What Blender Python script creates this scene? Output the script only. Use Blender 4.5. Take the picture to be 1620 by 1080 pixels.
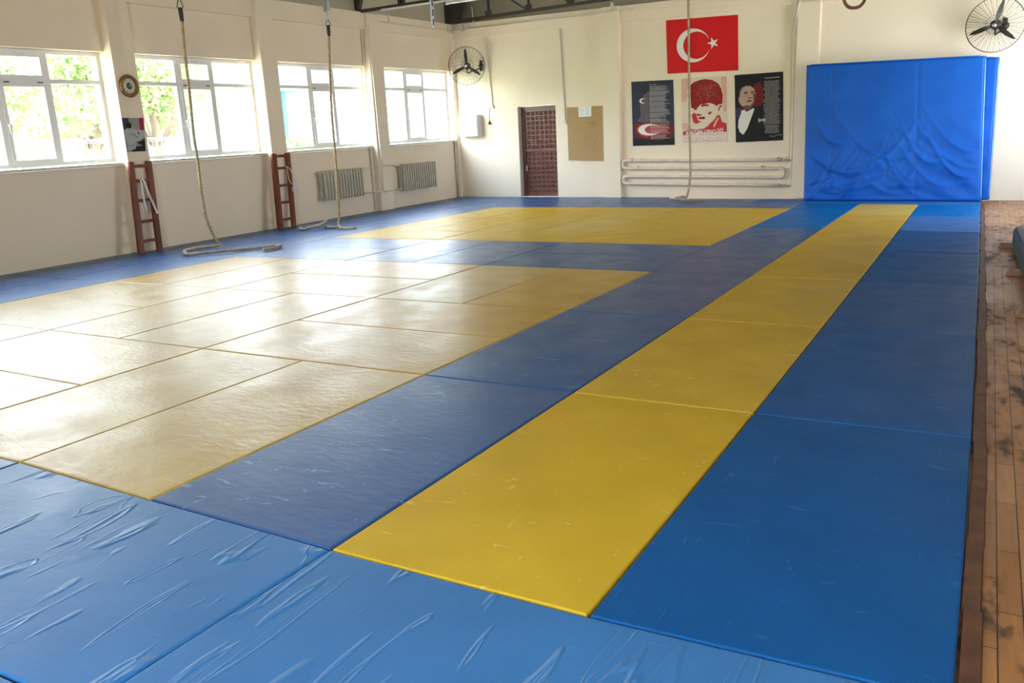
import bpy, bmesh, math, random
from mathutils import Vector, Matrix
random.seed(7)
for o in list(bpy.data.objects): bpy.data.objects.remove(o)
scn = bpy.context.scene
COL = scn.collection
V = Vector
PI = math.pi

# ------------------------------------------------------------------ camera
cam_d = bpy.data.cameras.new('camera'); cam = bpy.data.objects.new('camera', cam_d); COL.objects.link(cam)
cam_d.sensor_width = 36.0; cam_d.lens = 28.779; cam_d.clip_end = 500; cam_d.clip_start = .05
_R = V((0.86944091, 0.49193086, -0.04556912)); _U = V((-0.08147584, 0.23375091, 0.96887677)); _F = V((-0.4872722, 0.83866832, -0.24331309))
cam.matrix_world = Matrix(((_R.x, _U.x, -_F.x, 0.950681), (_R.y, _U.y, -_F.y, -2.002403), (_R.z, _U.z, -_F.z, 1.423708), (0, 0, 0, 1)))
scn.camera = cam

# ------------------------------------------------------------------ world, sun, exposure
W = bpy.data.worlds.new('sky'); scn.world = W; W.use_nodes = True
wn = W.node_tree.nodes; wl = W.node_tree.links; wn.clear()
w_out = wn.new('ShaderNodeOutputWorld'); w_bg = wn.new('ShaderNodeBackground'); wl.new(w_bg.outputs[0], w_out.inputs[0])
w_tc = wn.new('ShaderNodeTexCoord'); w_sep = wn.new('ShaderNodeSeparateXYZ'); w_ramp = wn.new('ShaderNodeValToRGB')
wl.new(w_tc.outputs['Generated'], w_sep.inputs[0]); wl.new(w_sep.outputs[2], w_ramp.inputs[0]); wl.new(w_ramp.outputs[0], w_bg.inputs[0])
w_ramp.color_ramp.elements[0].position = 0.0; w_ramp.color_ramp.elements[0].color = (0.94, 0.965, 1.0, 1)
w_ramp.color_ramp.elements[1].position = 0.7; w_ramp.color_ramp.elements[1].color = (0.62, 0.80, 1.0, 1)
SKY = 42.0
w_bg.inputs[1].default_value = SKY
sun_d = bpy.data.lights.new('sun', 'SUN'); sun_d.energy = 60.0; sun_d.angle = math.radians(0.53); sun_d.color = (1.0, .95, .86)
sun = bpy.data.objects.new('sun', sun_d); COL.objects.link(sun)
sun.rotation_euler = V((-0.35, -0.30, -1.0)).to_track_quat('-Z', 'Y').to_euler()
sun.location = (0, 0, 20)
scn.view_settings.view_transform = 'Standard'; scn.view_settings.look = 'None'
scn.view_settings.gamma = 1.0; scn.view_settings.use_curve_mapping = False
scn.view_settings.exposure = -0.7
scn.cycles.max_bounces = 10; scn.cycles.diffuse_bounces = 6; scn.cycles.glossy_bounces = 4; scn.cycles.transmission_bounces = 6
scn.cycles.transparent_max_bounces = 8; scn.cycles.sample_clamp_indirect = 8.0
scn.cycles.caustics_reflective = False; scn.cycles.caustics_refractive = False

# how the floor mats have crept out of a perfect metre grid (offsets of grid corners, x -11..1, y -3..15)
CREEP = [[0.403,-0.145,0.403,-0.145,0.403,-0.145,0.403,-0.145,0.403,-0.145,0.663,-0.258,0.663,-0.258,0.663,-0.258,0.567,-0.317,0.484,-0.357,0.414,-0.383,0.357,-0.398,0.31,-0.406,0.274,-0.409,0.247,-0.41,0.228,-0.412,0.216,-0.415,0.211,-0.421,0.211,-0.432],[0.202,-0.061,0.202,-0.061,0.403,-0.145,0.403,-0.145,0.403,-0.145,0.403,-0.145,0.481,-0.229,0.481,-0.229,0.402,-0.275,0.336,-0.304,0.283,-0.322,0.241,-0.33,0.208,-0.334,0.185,-0.335,0.17,-0.336,0.162,-0.338,0.159,-0.344,0.163,-0.354,0.171,-0.371],[0.202,-0.061,0.202,-0.061,0.202,-0.061,0.202,-0.061,0.403,-0.145,0.403,-0.145,0.403,-0.145,0.327,-0.199,0.266,-0.233,0.217,-0.253,0.179,-0.263,0.151,-0.267,0.132,-0.268,0.12,-0.268,0.115,-0.27,0.116,-0.275,0.122,-0.285,0.132,-0.301,0.146,-0.323],[0.063,-0.007,0.202,-0.061,0.202,-0.061,0.202,-0.061,0.202,-0.061,0.261,-0.128,0.261,-0.128,0.203,-0.169,0.159,-0.192,0.126,-0.204,0.102,-0.208,0.087,-0.209,0.079,-0.208,0.077,-0.209,0.081,-0.214,0.089,-0.223,0.101,-0.239,0.116,-0.262,0.134,-0.292],[0.063,-0.007,0.063,-0.007,0.063,-0.007,0.202,-0.061,0.202,-0.061,0.202,-0.061,0.149,-0.11,0.109,-0.139,0.081,-0.153,0.062,-0.158,0.05,-0.158,0.046,-0.157,0.047,-0.157,0.053,-0.161,0.063,-0.17,0.077,-0.185,0.093,-0.208,0.111,-0.239,0.132,-0.278],[0.063,-0.007,0.063,-0.007,0.063,-0.007,0.063,-0.007,0.103,-0.057,0.103,-0.057,0.068,-0.093,0.044,-0.11,0.03,-0.116,0.023,-0.116,0.022,-0.114,0.026,-0.113,0.034,-0.116,0.045,-0.125,0.06,-0.14,0.076,-0.163,0.094,-0.194,0.114,-0.234,0.135,-0.283],[-0.012,0.019,-0.012,0.019,0.063,-0.007,0.063,-0.007,0.063,-0.007,0.034,-0.052,0.016,-0.074,0.006,-0.082,0.003,-0.082,0.006,-0.079,0.012,-0.077,0.022,-0.079,0.034,-0.087,0.048,-0.102,0.065,-0.125,0.082,-0.156,0.1,-0.197,0.12,-0.247,0.139,-0.307],[-0.012,0.019,-0.012,0.019,-0.012,0.019,0.008,-0.016,0.008,-0.016,-0.004,-0.046,-0.008,-0.056,-0.008,-0.056,-0.003,-0.052,0.006,-0.049,0.016,-0.05,0.029,-0.057,0.042,-0.072,0.057,-0.095,0.073,-0.127,0.089,-0.168,0.106,-0.22,0.123,-0.281,0.14,-0.353],[-0.03,0.032,-0.012,0.019,-0.012,0.019,-0.012,0.019,-0.016,-0.023,-0.015,-0.037,-0.011,-0.037,-0.003,-0.032,0.006,-0.028,0.017,-0.028,0.028,-0.034,0.04,-0.048,0.053,-0.071,0.065,-0.104,0.079,-0.147,0.092,-0.199,0.105,-0.262,0.118,-0.336,0.132,-0.419],[-0.03,0.032,-0.03,0.032,-0.023,-0.001,-0.023,-0.001,-0.015,-0.023,-0.007,-0.024,0.002,-0.018,0.011,-0.012,0.02,-0.011,0.03,-0.016,0.039,-0.03,0.048,-0.054,0.057,-0.088,0.066,-0.131,0.075,-0.186,0.083,-0.251,0.092,-0.326,0.101,-0.412,0.109,-0.508],[-0.03,0.032,-0.03,0.032,-0.03,0.032,-0.011,-0.01,0.001,-0.014,0.011,-0.007,0.018,0.0,0.024,0.003,0.029,-0.002,0.034,-0.017,0.039,-0.041,0.043,-0.076,0.047,-0.121,0.051,-0.178,0.054,-0.244,0.058,-0.322,0.061,-0.41,0.064,-0.508,0.067,-0.617],[-0.03,0.032,-0.03,0.032,-0.03,0.032,0.005,0.004,0.014,0.008,0.019,0.016,0.02,0.018,0.021,0.012,0.02,-0.004,0.019,-0.03,0.017,-0.067,0.016,-0.114,0.014,-0.173,0.012,-0.243,0.01,-0.323,0.008,-0.413,0.005,-0.515,0.003,-0.626,0.001,-0.747],[-0.03,0.032,-0.01,0.052,-0.01,0.052,-0.01,0.052,-0.005,0.049,-0.006,0.045,-0.01,0.035,-0.016,0.015,-0.022,-0.015,-0.029,-0.056,-0.036,-0.107,-0.043,-0.17,-0.051,-0.242,-0.058,-0.326,-0.066,-0.42,-0.073,-0.524,-0.08,-0.638,-0.088,-0.763,-0.095,-0.897]]

# ------------------------------------------------------------------ frames of the two visible walls
C0 = V((-10.519, 15.4856, 0)); dL = V((0.05336, -0.998575, 0)); nL = V((0.998575, 0.05336, 0))
dB = V((0.9972556, -0.0740354, 0)); nB = V((-0.0740354, -0.9972556, 0))
K = 0.006                                   # the hall's masonry runs slightly out of level away from the far left corner
def LW(s, n, z): return C0 + dL*s + nL*n + V((0, 0, z*(1-K*s)))
def BW(t, n, z): return C0 + dB*t + nB*n + V((0, 0, z*(1-K*t)))
def LR(s, n, z): return C0 + dL*s + nL*n + V((0, 0, z))
def BR(t, n, z): return C0 + dB*t + nB*n + V((0, 0, z))
def ID(x, y, z): return V((x, y, z))
FLOOR = -0.05

# ------------------------------------------------------------------ mesh builder
class MB:
    def __init__(self): self.v = []; self.f = []; self.sm = []
    def add(self, vs, fs, smooth=False):
        o = len(self.v); self.v += [V(p) for p in vs]; self.f += [tuple(i+o for i in q) for q in fs]; self.sm += [smooth]*len(fs); return self
    def box(self, a, b, f=ID):
        (x0, y0, z0), (x1, y1, z1) = a, b
        p = [f(x, y, z) for z in (z0, z1) for y in (y0, y1) for x in (x0, x1)]
        return self.add(p, [(0, 2, 3, 1), (4, 5, 7, 6), (0, 1, 5, 4), (2, 6, 7, 3), (0, 4, 6, 2), (1, 3, 7, 5)])
    def hexa(self, p):          # 4 bottom + 4 top corners, in ring order
        return self.add(p, [(3, 2, 1, 0), (4, 5, 6, 7), (0, 1, 5, 4), (1, 2, 6, 5), (2, 3, 7, 6), (3, 0, 4, 7)])
    def bar(self, p, q, w, h, up=V((0, 0, 1))):
        p, q = V(p), V(q); d = (q-p).normalized(); s = d.cross(up)
        if s.length < 1e-4: s = d.cross(V((1, 0, 0)))
        s.normalize(); u = s.cross(d); s = s*w/2; u = u*h/2
        return self.hexa([p-s-u, p+s-u, p+s+u, p-s+u, q-s-u, q+s-u, q+s+u, q-s+u])
    def tube(self, pts, r, seg=10, closed=False, lobes=0, amp=0.0, twist=0.0, caps=True):
        pts = [V(p) for p in pts]; n = len(pts); vs = []
        T = []
        for i in range(n):
            a = pts[i-1] if (i > 0 or closed) else pts[i]; b = pts[(i+1) % n] if (i < n-1 or closed) else pts[i]
            T.append((b-a).normalized())
        u = T[0].orthogonal().normalized(); L = 0
        for i in range(n):
            u = (u - T[i]*u.dot(T[i])).normalized(); w = T[i].cross(u)
            if i: L += (pts[i]-pts[i-1]).length
            rr = r[i] if isinstance(r, (list, tuple)) else r
            for k in range(seg):
                a = 2*PI*k/seg; ra = rr*(1+amp*math.cos(lobes*(a-twist*L))) if lobes else rr
                vs.append(pts[i]+(u*math.cos(a)+w*math.sin(a))*ra)
        fs = []
        for i in range(n if closed else n-1):
            for k in range(seg):
                j = (i+1) % n; fs.append((i*seg+k, i*seg+(k+1) % seg, j*seg+(k+1) % seg, j*seg+k))
        self.add(vs, fs, True)
        if caps and not closed:
            o = len(self.v)-len(vs)
            self.f += [tuple(o+k for k in range(seg))[::-1], tuple(o+(n-1)*seg+k for k in range(seg))]; self.sm += [False, False]
        return self
    def lathe(self, prof, O, ax, seg=32):      # prof: (radius, along axis)
        ax = V(ax).normalized(); u = ax.orthogonal().normalized(); w = ax.cross(u); vs = []; O = V(O)
        for r, h in prof:
            for k in range(seg):
                a = 2*PI*k/seg; vs.append(O+ax*h+(u*math.cos(a)+w*math.sin(a))*max(r, 1e-4))
        fs = [(i*seg+k, i*seg+(k+1) % seg, (i+1)*seg+(k+1) % seg, (i+1)*seg+k) for i in range(len(prof)-1) for k in range(seg)]
        return self.add(vs, fs, True)
    def poly(self, pts): return self.add(pts, [tuple(range(len(pts)))])
    def prism(self, lo, hi):
        n = len(lo); return self.add(list(lo)+list(hi), [tuple(range(n))[::-1], tuple(range(n, 2*n))]+[(i, (i+1) % n, n+(i+1) % n, n+i) for i in range(n)])
    def build(self, name, mat, parent=None, bevel=0, seg=2, base=None, smooth=None):
        me = bpy.data.meshes.new(name)
        if parent is None:
            if base is None:
                lo = V((min(p.x for p in self.v), min(p.y for p in self.v), min(p.z for p in self.v))); hi = V((max(p.x for p in self.v), max(p.y for p in self.v), 0))
                base = V(((lo.x+hi.x)/2, (lo.y+hi.y)/2, lo.z))
            org = V(base)
        else: org = wloc(parent)
        me.from_pydata([tuple(p-org) for p in self.v], [], self.f)
        me.polygons.foreach_set('use_smooth', [smooth if smooth is not None else s for s in self.sm])
        if True:
            bm = bmesh.new(); bm.from_mesh(me)
            bmesh.ops.recalc_face_normals(bm, faces=bm.faces)
            if bevel: bmesh.ops.bevel(bm, geom=bm.edges[:], offset=bevel, segments=seg, affect='EDGES', clamp_overlap=True)
            bm.to_mesh(me); bm.free()
        o = bpy.data.objects.new(name, me); COL.objects.link(o); me.materials.append(mat)
        if parent is None: o.location = org
        else: o.parent = parent
        return o
def wloc(o):
    l = V((0, 0, 0))
    while o: l += o.location; o = o.parent
    return l
def tag(o, label, cat, group=None, kind=None):
    if label: o['label'] = label
    if cat: o['category'] = cat
    if group: o['group'] = group
    if kind: o['kind'] = kind
    return o
def thing(name, loc, label, cat, group=None):
    o = bpy.data.objects.new(name, None); COL.objects.link(o); o.location = loc; o.empty_display_size = .1
    return tag(o, label, cat, group)
def struct(name, mb, mat, **k):
    o = mb.build(name, mat, base=(0, 0, 0), **k); o['kind'] = 'structure'; return o

# ------------------------------------------------------------------ materials
def mat(name, col, rough=.6, spec=.5, metal=0.0, col2=None, nscale=4.0, bump=0.0, bscale=30.0, stretch=(1, 1, 1), lo=.35, hi=.65, coat=0):
    m = bpy.data.materials.new(name); m.use_nodes = True; N = m.node_tree.nodes; L = m.node_tree.links; b = N['Principled BSDF']
    b.inputs['Base Color'].default_value = (*col, 1); b.inputs['Roughness'].default_value = rough
    b.inputs['Specular IOR Level'].default_value = spec; b.inputs['Metallic'].default_value = metal
    if coat: b.inputs['Coat Weight'].default_value = coat; b.inputs['Coat Roughness'].default_value = .2
    g = N.new('ShaderNodeNewGeometry'); mp = N.new('ShaderNodeMapping'); L.new(g.outputs['Position'], mp.inputs[0]); mp.inputs['Scale'].default_value = stretch
    if col2:
        n = N.new('ShaderNodeTexNoise'); n.inputs['Scale'].default_value = nscale; n.inputs['Detail'].default_value = 5; L.new(mp.outputs[0], n.inputs[0])
        r = N.new('ShaderNodeValToRGB'); r.color_ramp.elements[0].position = lo; r.color_ramp.elements[1].position = hi
        r.color_ramp.elements[0].color = (*col, 1); r.color_ramp.elements[1].color = (*col2, 1)
        L.new(n.outputs[0], r.inputs[0]); L.new(r.outputs[0], b.inputs['Base Color'])
    if bump:
        n = N.new('ShaderNodeTexNoise'); n.inputs['Scale'].default_value = bscale; n.inputs['Detail'].default_value = 4; L.new(mp.outputs[0], n.inputs[0])
        bp = N.new('ShaderNodeBump'); bp.inputs['Strength'].default_value = bump; bp.inputs['Distance'].default_value = .01; L.new(n.outputs[0], bp.inputs['Height']); L.new(bp.outputs[0], b.inputs['Normal'])
    return m

def mat_vinyl(name, col, scuff, rough=.42, spec=.5, tatami=False, wrinkle=False, grain=.25, scuff_amt=.62, si=.45):
    """judo mat cover: pressed grain, slightly uneven, pale scuffs; each mat a little different"""
    m = bpy.data.materials.new(name); m.use_nodes = True; N = m.node_tree.nodes; L = m.node_tree.links; b = N['Principled BSDF']
    b.inputs['Specular IOR Level'].default_value = spec
    g = N.new('ShaderNodeNewGeometry'); P = g.outputs['Position']
    def noise(scale, detail=3, st=None, rot=0, dist=0):
        n = N.new('ShaderNodeTexNoise'); n.inputs['Scale'].default_value = scale; n.inputs['Detail'].default_value = detail; n.inputs['Distortion'].default_value = dist
        if st:
            mp = N.new('ShaderNodeMapping'); mp.inputs['Scale'].default_value = st; mp.inputs['Rotation'].default_value = (0, 0, rot); L.new(P, mp.inputs[0]); L.new(mp.outputs[0], n.inputs[0])
        else: L.new(P, n.inputs[0])
        return n.outputs[0]
    def ramp(src, a, c, va=0, vc=1):
        r = N.new('ShaderNodeMapRange'); r.inputs[1].default_value = a; r.inputs[2].default_value = c; r.inputs[3].default_value = va; r.inputs[4].default_value = vc; L.new(src, r.inputs[0]); return r.outputs[0]
    def mul(a, c):
        k = N.new('ShaderNodeMath'); k.operation = 'MULTIPLY'; L.new(a, k.inputs[0])
        if isinstance(c, (int, float)): k.inputs[1].default_value = c
        else: L.new(c, k.inputs[1])
        return k.outputs[0]
    def add(a, c):
        k = N.new('ShaderNodeMath'); k.operation = 'ADD'; L.new(a, k.inputs[0]); L.new(c, k.inputs[1]); return k.outputs[0]
    oi = N.new('ShaderNodeObjectInfo')
    hsv = N.new('ShaderNodeHueSaturation'); hsv.inputs['Color'].default_value = (*col, 1)
    L.new(ramp(oi.outputs['Random'], 0, 1, .497, .504), hsv.inputs['Hue']); L.new(ramp(oi.outputs['Random'], 0, 1, 1.05, .9), hsv.inputs['Saturation'])
    L.new(ramp(noise(2.2, 5), .3, .7, .9, 1.08), hsv.inputs['Value'])
    # scuffs: short pale streaks, a few soft hand marks
    s1 = ramp(noise(5.5, 2, (1, 3.4, 1), .5, .6), scuff_amt+.06, scuff_amt+.10)
    s2 = ramp(noise(7.5, 2, (3.6, 1, 1), -.9, .8), scuff_amt+.07, scuff_amt+.11)
    s3 = ramp(noise(2.8, 4), .66, .8, 0, .0)
    sc = N.new('ShaderNodeMath'); sc.operation = 'MAXIMUM'; L.new(add(s1, s2), sc.inputs[0]); L.new(s3, sc.inputs[1])
    mx = N.new('ShaderNodeMix'); mx.data_type = 'RGBA'; L.new(mul(sc.outputs[0], si), mx.inputs[0]); L.new(hsv.outputs[0], mx.inputs[6]); mx.inputs[7].default_value = (*scuff, 1)
    L.new(mx.outputs[2], b.inputs['Base Color'])
    L.new(ramp(noise(3.2, 4), .3, .7, rough-.05, rough+.06), b.inputs['Roughness'])
    h = mul(noise(38, 3, (1, 1, 1)), grain)
    h = add(h, mul(noise(11, 3, (1, 2.0, 1), .6), grain*3.6))
    h = add(h, mul(noise(3.0, 2), grain*4))
    if tatami:
        mp = N.new('ShaderNodeMapping'); mp.inputs['Scale'].default_value = (1, 1, 1); L.new(P, mp.inputs[0])
        br = N.new('ShaderNodeTexBrick'); br.inputs['Scale'].default_value = 22; br.inputs['Mortar Size'].default_value = .035; br.inputs['Mortar Smooth'].default_value = .6; L.new(mp.outputs[0], br.inputs[0])
        h = add(mul(h, .6), mul(br.outputs['Fac'], -.3))
        mx2 = N.new('ShaderNodeMix'); mx2.data_type = 'RGBA'; L.new(mul(br.outputs['Fac'], .35), mx2.inputs[0]); L.new(mx.outputs[2], mx2.inputs[6]); mx2.inputs[7].default_value = (col[0]*.5, col[1]*.5, col[2]*.6, 1)
        L.new(mx2.outputs[2], b.inputs['Base Color'])
    if wrinkle:
        w = noise(3.2, 1.5, (2.4, .55, 1), .28, .5)
        r1 = ramp(w, .60, .655); r2 = ramp(w, .69, .655)
        h = add(h, mul(mul(r1, r2), 2.2))
        w2 = noise(4.2, 1, (2.6, .4, 1), .05, .5)
        h = add(h, mul(mul(ramp(w2, .62, .655), ramp(w2, .68, .655)), 1.3))
    bp = N.new('ShaderNodeBump'); bp.inputs['Strength'].default_value = .55; bp.inputs['Distance'].default_value = .004; L.new(h, bp.inputs['Height']); L.new(bp.outputs[0], b.inputs['Normal'])
    return m

M = {}
M['wall'] = mat('cream_wall_paint', (.86, .745, .585), .75, .3, col2=(.81, .695, .535), nscale=1.1, bump=.15, bscale=9, lo=.4, hi=.8)
M['wall_far'] = mat('bounce_cutting_wall', (.34, .28, .21), .7, .3)  # dark tone made up for the unseen walls, cuts bounce onto the left wall
M['roof'] = mat('roof_boards', (.50, .46, .35), .8, .2, col2=(.42, .39, .30), nscale=.9)
M['pvc'] = mat('white_window_plastic', (.80, .79, .78), .35, .5)
M['ledge'] = mat('painted_ledge', (.70, .66, .58), .6, .3, col2=(.58, .53, .45), nscale=6)
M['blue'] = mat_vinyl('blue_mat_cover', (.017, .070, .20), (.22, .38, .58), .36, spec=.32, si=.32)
M['bluewr'] = mat_vinyl('wrinkled_blue_mat_cover', (.027, .125, .30), (.25, .42, .62), .40, spec=.36, si=.05, wrinkle=True)
M['bluetat'] = mat_vinyl('ribbed_blue_mat_cover', (.008, .072, .225), (.18, .36, .6), .48, spec=.09, si=.12, tatami=True, grain=.12)
M['yellow'] = mat_vinyl('yellow_mat_cover', (.40, .245, .033), (.75, .65, .42), .34, spec=.28, si=.14, grain=.42, scuff_amt=.64)
M['yellowfar'] = mat_vinyl('far_yellow_mat_cover', (.50, .32, .022), (.8, .72, .45), .42, spec=.14, si=.12, grain=.3)
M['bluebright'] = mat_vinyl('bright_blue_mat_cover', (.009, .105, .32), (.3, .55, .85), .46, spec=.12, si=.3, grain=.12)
M['yellowst'] = mat_vinyl('yellow_strip_mat_cover', (.47, .29, .014), (.78, .72, .42), .5, spec=.08, si=.18, grain=.12, scuff_amt=.62)
M['crash'] = mat('blue_tarpaulin', (.004, .08, .40), .42, .2, col2=(.006, .10, .46), nscale=2, bump=.25, bscale=14)
M['piping'] = mat('pale_blue_piping', (.12, .38, .75), .4)
M['rope'] = mat('hemp_rope', (.50, .38, .24), .9, .2, col2=(.32, .23, .14), nscale=22, bump=.4, bscale=90)
M['ropegrey'] = mat('dirty_rope', (.42, .36, .30), .9, .2, col2=(.25, .20, .16), nscale=18, bump=.4, bscale=90)
M['black'] = mat('black_rubber', (.012, .012, .013), .5)
M['steel'] = mat('zinc_steel', (.55, .56, .56), .4, .5, .8)
M['truss'] = mat('dark_painted_steel', (.045, .038, .030), .6)
M['pipe'] = mat('cream_pipe_paint', (.72, .66, .57), .45, .5, col2=(.62, .56, .47), nscale=7)
M['wood'] = mat('red_brown_varnish', (.20, .045, .016), .42, .4, col2=(.12, .026, .010), nscale=9, stretch=(1, 1, .2))
M['batten'] = mat('dark_batten_wood', (.13, .055, .028), .6, .3, col2=(.075, .032, .018), nscale=14)
M['footwood'] = mat('brown_wood', (.26, .12, .06), .5, .4, col2=(.16, .07, .035), nscale=14)
M['cloth'] = mat('white_cotton', (.75, .74, .72), .9, .1)
M['fanblack'] = mat('dark_fan_metal', (.035, .03, .027), .45, .5, .3)
M['chrome'] = mat('bright_steel', (.8, .8, .8), .2, .5, 1)
M['white'] = mat('white_enamel', (.66, .65, .63), .4)
M['rad'] = mat('cream_radiator_paint', (.60, .55, .44), .5, .5, col2=(.50, .46, .36), nscale=8)
M['radside'] = mat('grey_radiator_paint', (.50, .46, .38), .55)
M['door'] = mat('brown_steel_paint', (.15, .055, .038), .38, .5, col2=(.11, .040, .028), nscale=6)
M['jamb'] = mat('grey_jamb_paint', (.48, .44, .36), .7, .3)
M['cork'] = mat('cork_sheet', (.46, .31, .15), .9, .15, col2=(.36, .235, .11), nscale=60, bump=.3, bscale=80)
M['paper'] = mat('white_paper', (.80, .81, .82), .7, .2)
M['bench'] = mat('dark_green_vinyl', (.030, .045, .042), .5, .4, bump=.2, bscale=20)
M['gold'] = mat('brown_gold_rim', (.30, .16, .05), .35, .5, .3, col2=(.16, .08, .03), nscale=40)
M['dial'] = mat('cream_dial', (.78, .74, .60), .5)
M['dialgreen'] = mat('dark_green_print', (.05, .11, .08), .6)
M['tube'] = mat('white_lamp_tube', (.85, .86, .84), .25)
def flat(name, col, r=.6): return mat(name, col, r, .25)
M['red'] = flat('flag_red', (.62, .006, .010)); M['print_white'] = flat('print_white', (.80, .78, .72))
M['dred'] = flat('print_dark_red', (.28, .012, .012)); M['mred'] = flat('print_red', (.52, .03, .03)); M['pink'] = flat('print_pink', (.72, .40, .33))
M['pbeige'] = flat('print_pale', (.74, .62, .50)); M['navy'] = flat('print_navy', (.030, .035, .065)); M['pblack'] = flat('print_black', (.010, .010, .013))
M['pgrey'] = flat('print_cloud_grey', (.11, .10, .13)); M['skin'] = flat('print_skin', (.52, .33, .26)); M['skind'] = flat('print_skin_shadow', (.20, .07, .055)); M['hair'] = flat('print_grey_hair', (.34, .26, .22))
M['glowred'] = flat('print_deep_red', (.16, .012, .012)); M['green'] = flat('print_grey_green', (.38, .43, .38)); M['lightred'] = flat('print_glow_red', (.42, .06, .06))
M['textgrey'] = flat('print_text_grey', (.50, .47, .46)); M['purple'] = flat('print_purple', (.055, .03, .09)); M['wallgrey'] = flat('print_wall_grey', (.26, .29, .28)); M['crimson'] = flat('print_crimson', (.30, .02, .06)); M['gi'] = flat('print_gi_white', (.42, .44, .44))
# wood floor: narrow worn strips
def mat_floor():
    m = bpy.data.materials.new('worn_strip_wood'); m.use_nodes = True; N = m.node_tree.nodes; L = m.node_tree.links; b = N['Principled BSDF']
    g = N.new('ShaderNodeNewGeometry'); mp = N.new('ShaderNodeMapping'); mp.inputs['Rotation'].default_value = (0, 0, PI/2); L.new(g.outputs['Position'], mp.inputs[0])
    br = N.new('ShaderNodeTexBrick'); br.inputs['Scale'].default_value = 1.0; br.inputs['Brick Width'].default_value = .42; br.inputs['Row Height'].default_value = .068
    br.inputs['Mortar Size'].default_value = .0022; br.inputs['Mortar Smooth'].default_value = .2; br.inputs['Color1'].default_value = (.46, .20, .065, 1); br.inputs['Color2'].default_value = (.31, .125, .038, 1); br.inputs['Mortar'].default_value = (.03, .018, .012, 1)
    L.new(mp.outputs[0], br.inputs[0])
    n = N.new('ShaderNodeTexNoise'); n.inputs['Scale'].default_value = 9; n.inputs['Detail'].default_value = 7; mp2 = N.new('ShaderNodeMapping'); mp2.inputs['Scale'].default_value = (1.6, .7, 1); L.new(g.outputs['Position'], mp2.inputs[0]); L.new(mp2.outputs[0], n.inputs[0])
    n2 = N.new('ShaderNodeTexNoise'); n2.inputs['Scale'].default_value = 1.1; n2.inputs['Detail'].default_value = 2; L.new(g.outputs['Position'], n2.inputs[0])
    mul = N.new('ShaderNodeMath'); mul.operation = 'ADD'; L.new(n.outputs[0], mul.inputs[0]); L.new(n2.outputs[0], mul.inputs[1])
    r = N.new('ShaderNodeMapRange'); r.inputs[1].default_value = 1.08; r.inputs[2].default_value = 1.22; L.new(mul.outputs[0], r.inputs[0])
    mx = N.new('ShaderNodeMix'); mx.data_type = 'RGBA'; L.new(r.outputs[0], mx.inputs[0]); L.new(br.outputs[0], mx.inputs[6]); mx.inputs[7].default_value = (.045, .030, .022, 1)
    n3 = N.new('ShaderNodeTexNoise'); n3.inputs['Scale'].default_value = 40; n3.inputs['Detail'].default_value = 4; mp3 = N.new('ShaderNodeMapping'); mp3.inputs['Scale'].default_value = (1, .08, 1); L.new(g.outputs['Position'], mp3.inputs[0]); L.new(mp3.outputs[0], n3.inputs[0])
    mx3 = N.new('ShaderNodeMix'); mx3.data_type = 'RGBA'; mx3.blend_type = 'MULTIPLY'; mx3.inputs[0].default_value = .5; L.new(mx.outputs[2], mx3.inputs[6]); L.new(n3.outputs[0], mx3.inputs[7])
    L.new(mx3.outputs[2], b.inputs['Base Color'])
    r2 = N.new('ShaderNodeMapRange'); r2.inputs[1].default_value = .9; r2.inputs[2].default_value = 1.2; r2.inputs[3].default_value = .40; r2.inputs[4].default_value = .62; L.new(mul.outputs[0], r2.inputs[0]); L.new(r2.outputs[0], b.inputs['Roughness'])
    bp = N.new('ShaderNodeBump'); bp.inputs['Strength'].default_value = .5; bp.inputs['Distance'].default_value = .003; bp.invert = True; L.new(br.outputs['Fac'], bp.inputs['Height']); L.new(bp.outputs[0], b.inputs['Normal'])
    return m
M['floor'] = mat_floor()
def mat_glass():
    m = bpy.data.materials.new('window_glass'); m.use_nodes = True; N = m.node_tree.nodes; L = m.node_tree.links; N.clear()
    o = N.new('ShaderNodeOutputMaterial'); t = N.new('ShaderNodeBsdfTransparent'); t.inputs[0].default_value = (.97, .98, .97, 1); g = N.new('ShaderNodeBsdfGlossy'); g.inputs['Roughness'].default_value = .02
    f = N.new('ShaderNodeFresnel'); f.inputs[0].default_value = 1.45; x = N.new('ShaderNodeMixShader'); x.inputs[0].default_value = .05; L.new(t.outputs[0], x.inputs[1]); L.new(g.outputs[0], x.inputs[2]); L.new(x.outputs[0], o.inputs[0]); return m
M['glass'] = mat_glass()

# ------------------------------------------------------------------ the hall
SILL, HEAD, BEAM, TOP = 1.385, 3.008, 3.73, 4.06
OUT = -.32                                   # outer face of the window wall
WIN = [(.12, 1.19, 1.96, 3.10), (3.50, 4.48, 5.22, 6.33), (6.70, 7.63, 8.35, 9.33), (9.70, 10.54, 11.26, 12.36), (12.74, 13.6, 14.4, 15.5), (15.9, 16.8, 17.5, 18.6)]
PIL = [(3.10, 3.58), (6.33, 6.73), (9.32, 9.71), (12.36, 12.74), (15.5, 15.9), (18.6, 19.0)]
SEND = 20.4
wl_ = MB()
wl_.box((-.35, OUT, FLOOR), (SEND, 0, SILL-.04), LW)
wl_.box((-.35, OUT, HEAD), (SEND, 0, TOP), LW)
edges = [-.35]+[e for w in WIN for e in (w[0], w[3])]+[SEND]
for i in range(0, len(edges), 2): wl_.box((edges[i], OUT, SILL-.04), (edges[i+1], 0, HEAD), LW)
for a, b in PIL: wl_.box((a, -.01, 0.001), (b, .15, TOP-.02), LW)
wl_.box((0.0, -.01, 0.001), (.115, .07, TOP), LW)
wall_left = struct('wall_left', wl_, M['wall'])
edges = [0.0]+[e for w in PIL for e in w]+[SEND]
t1 = MB()
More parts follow.
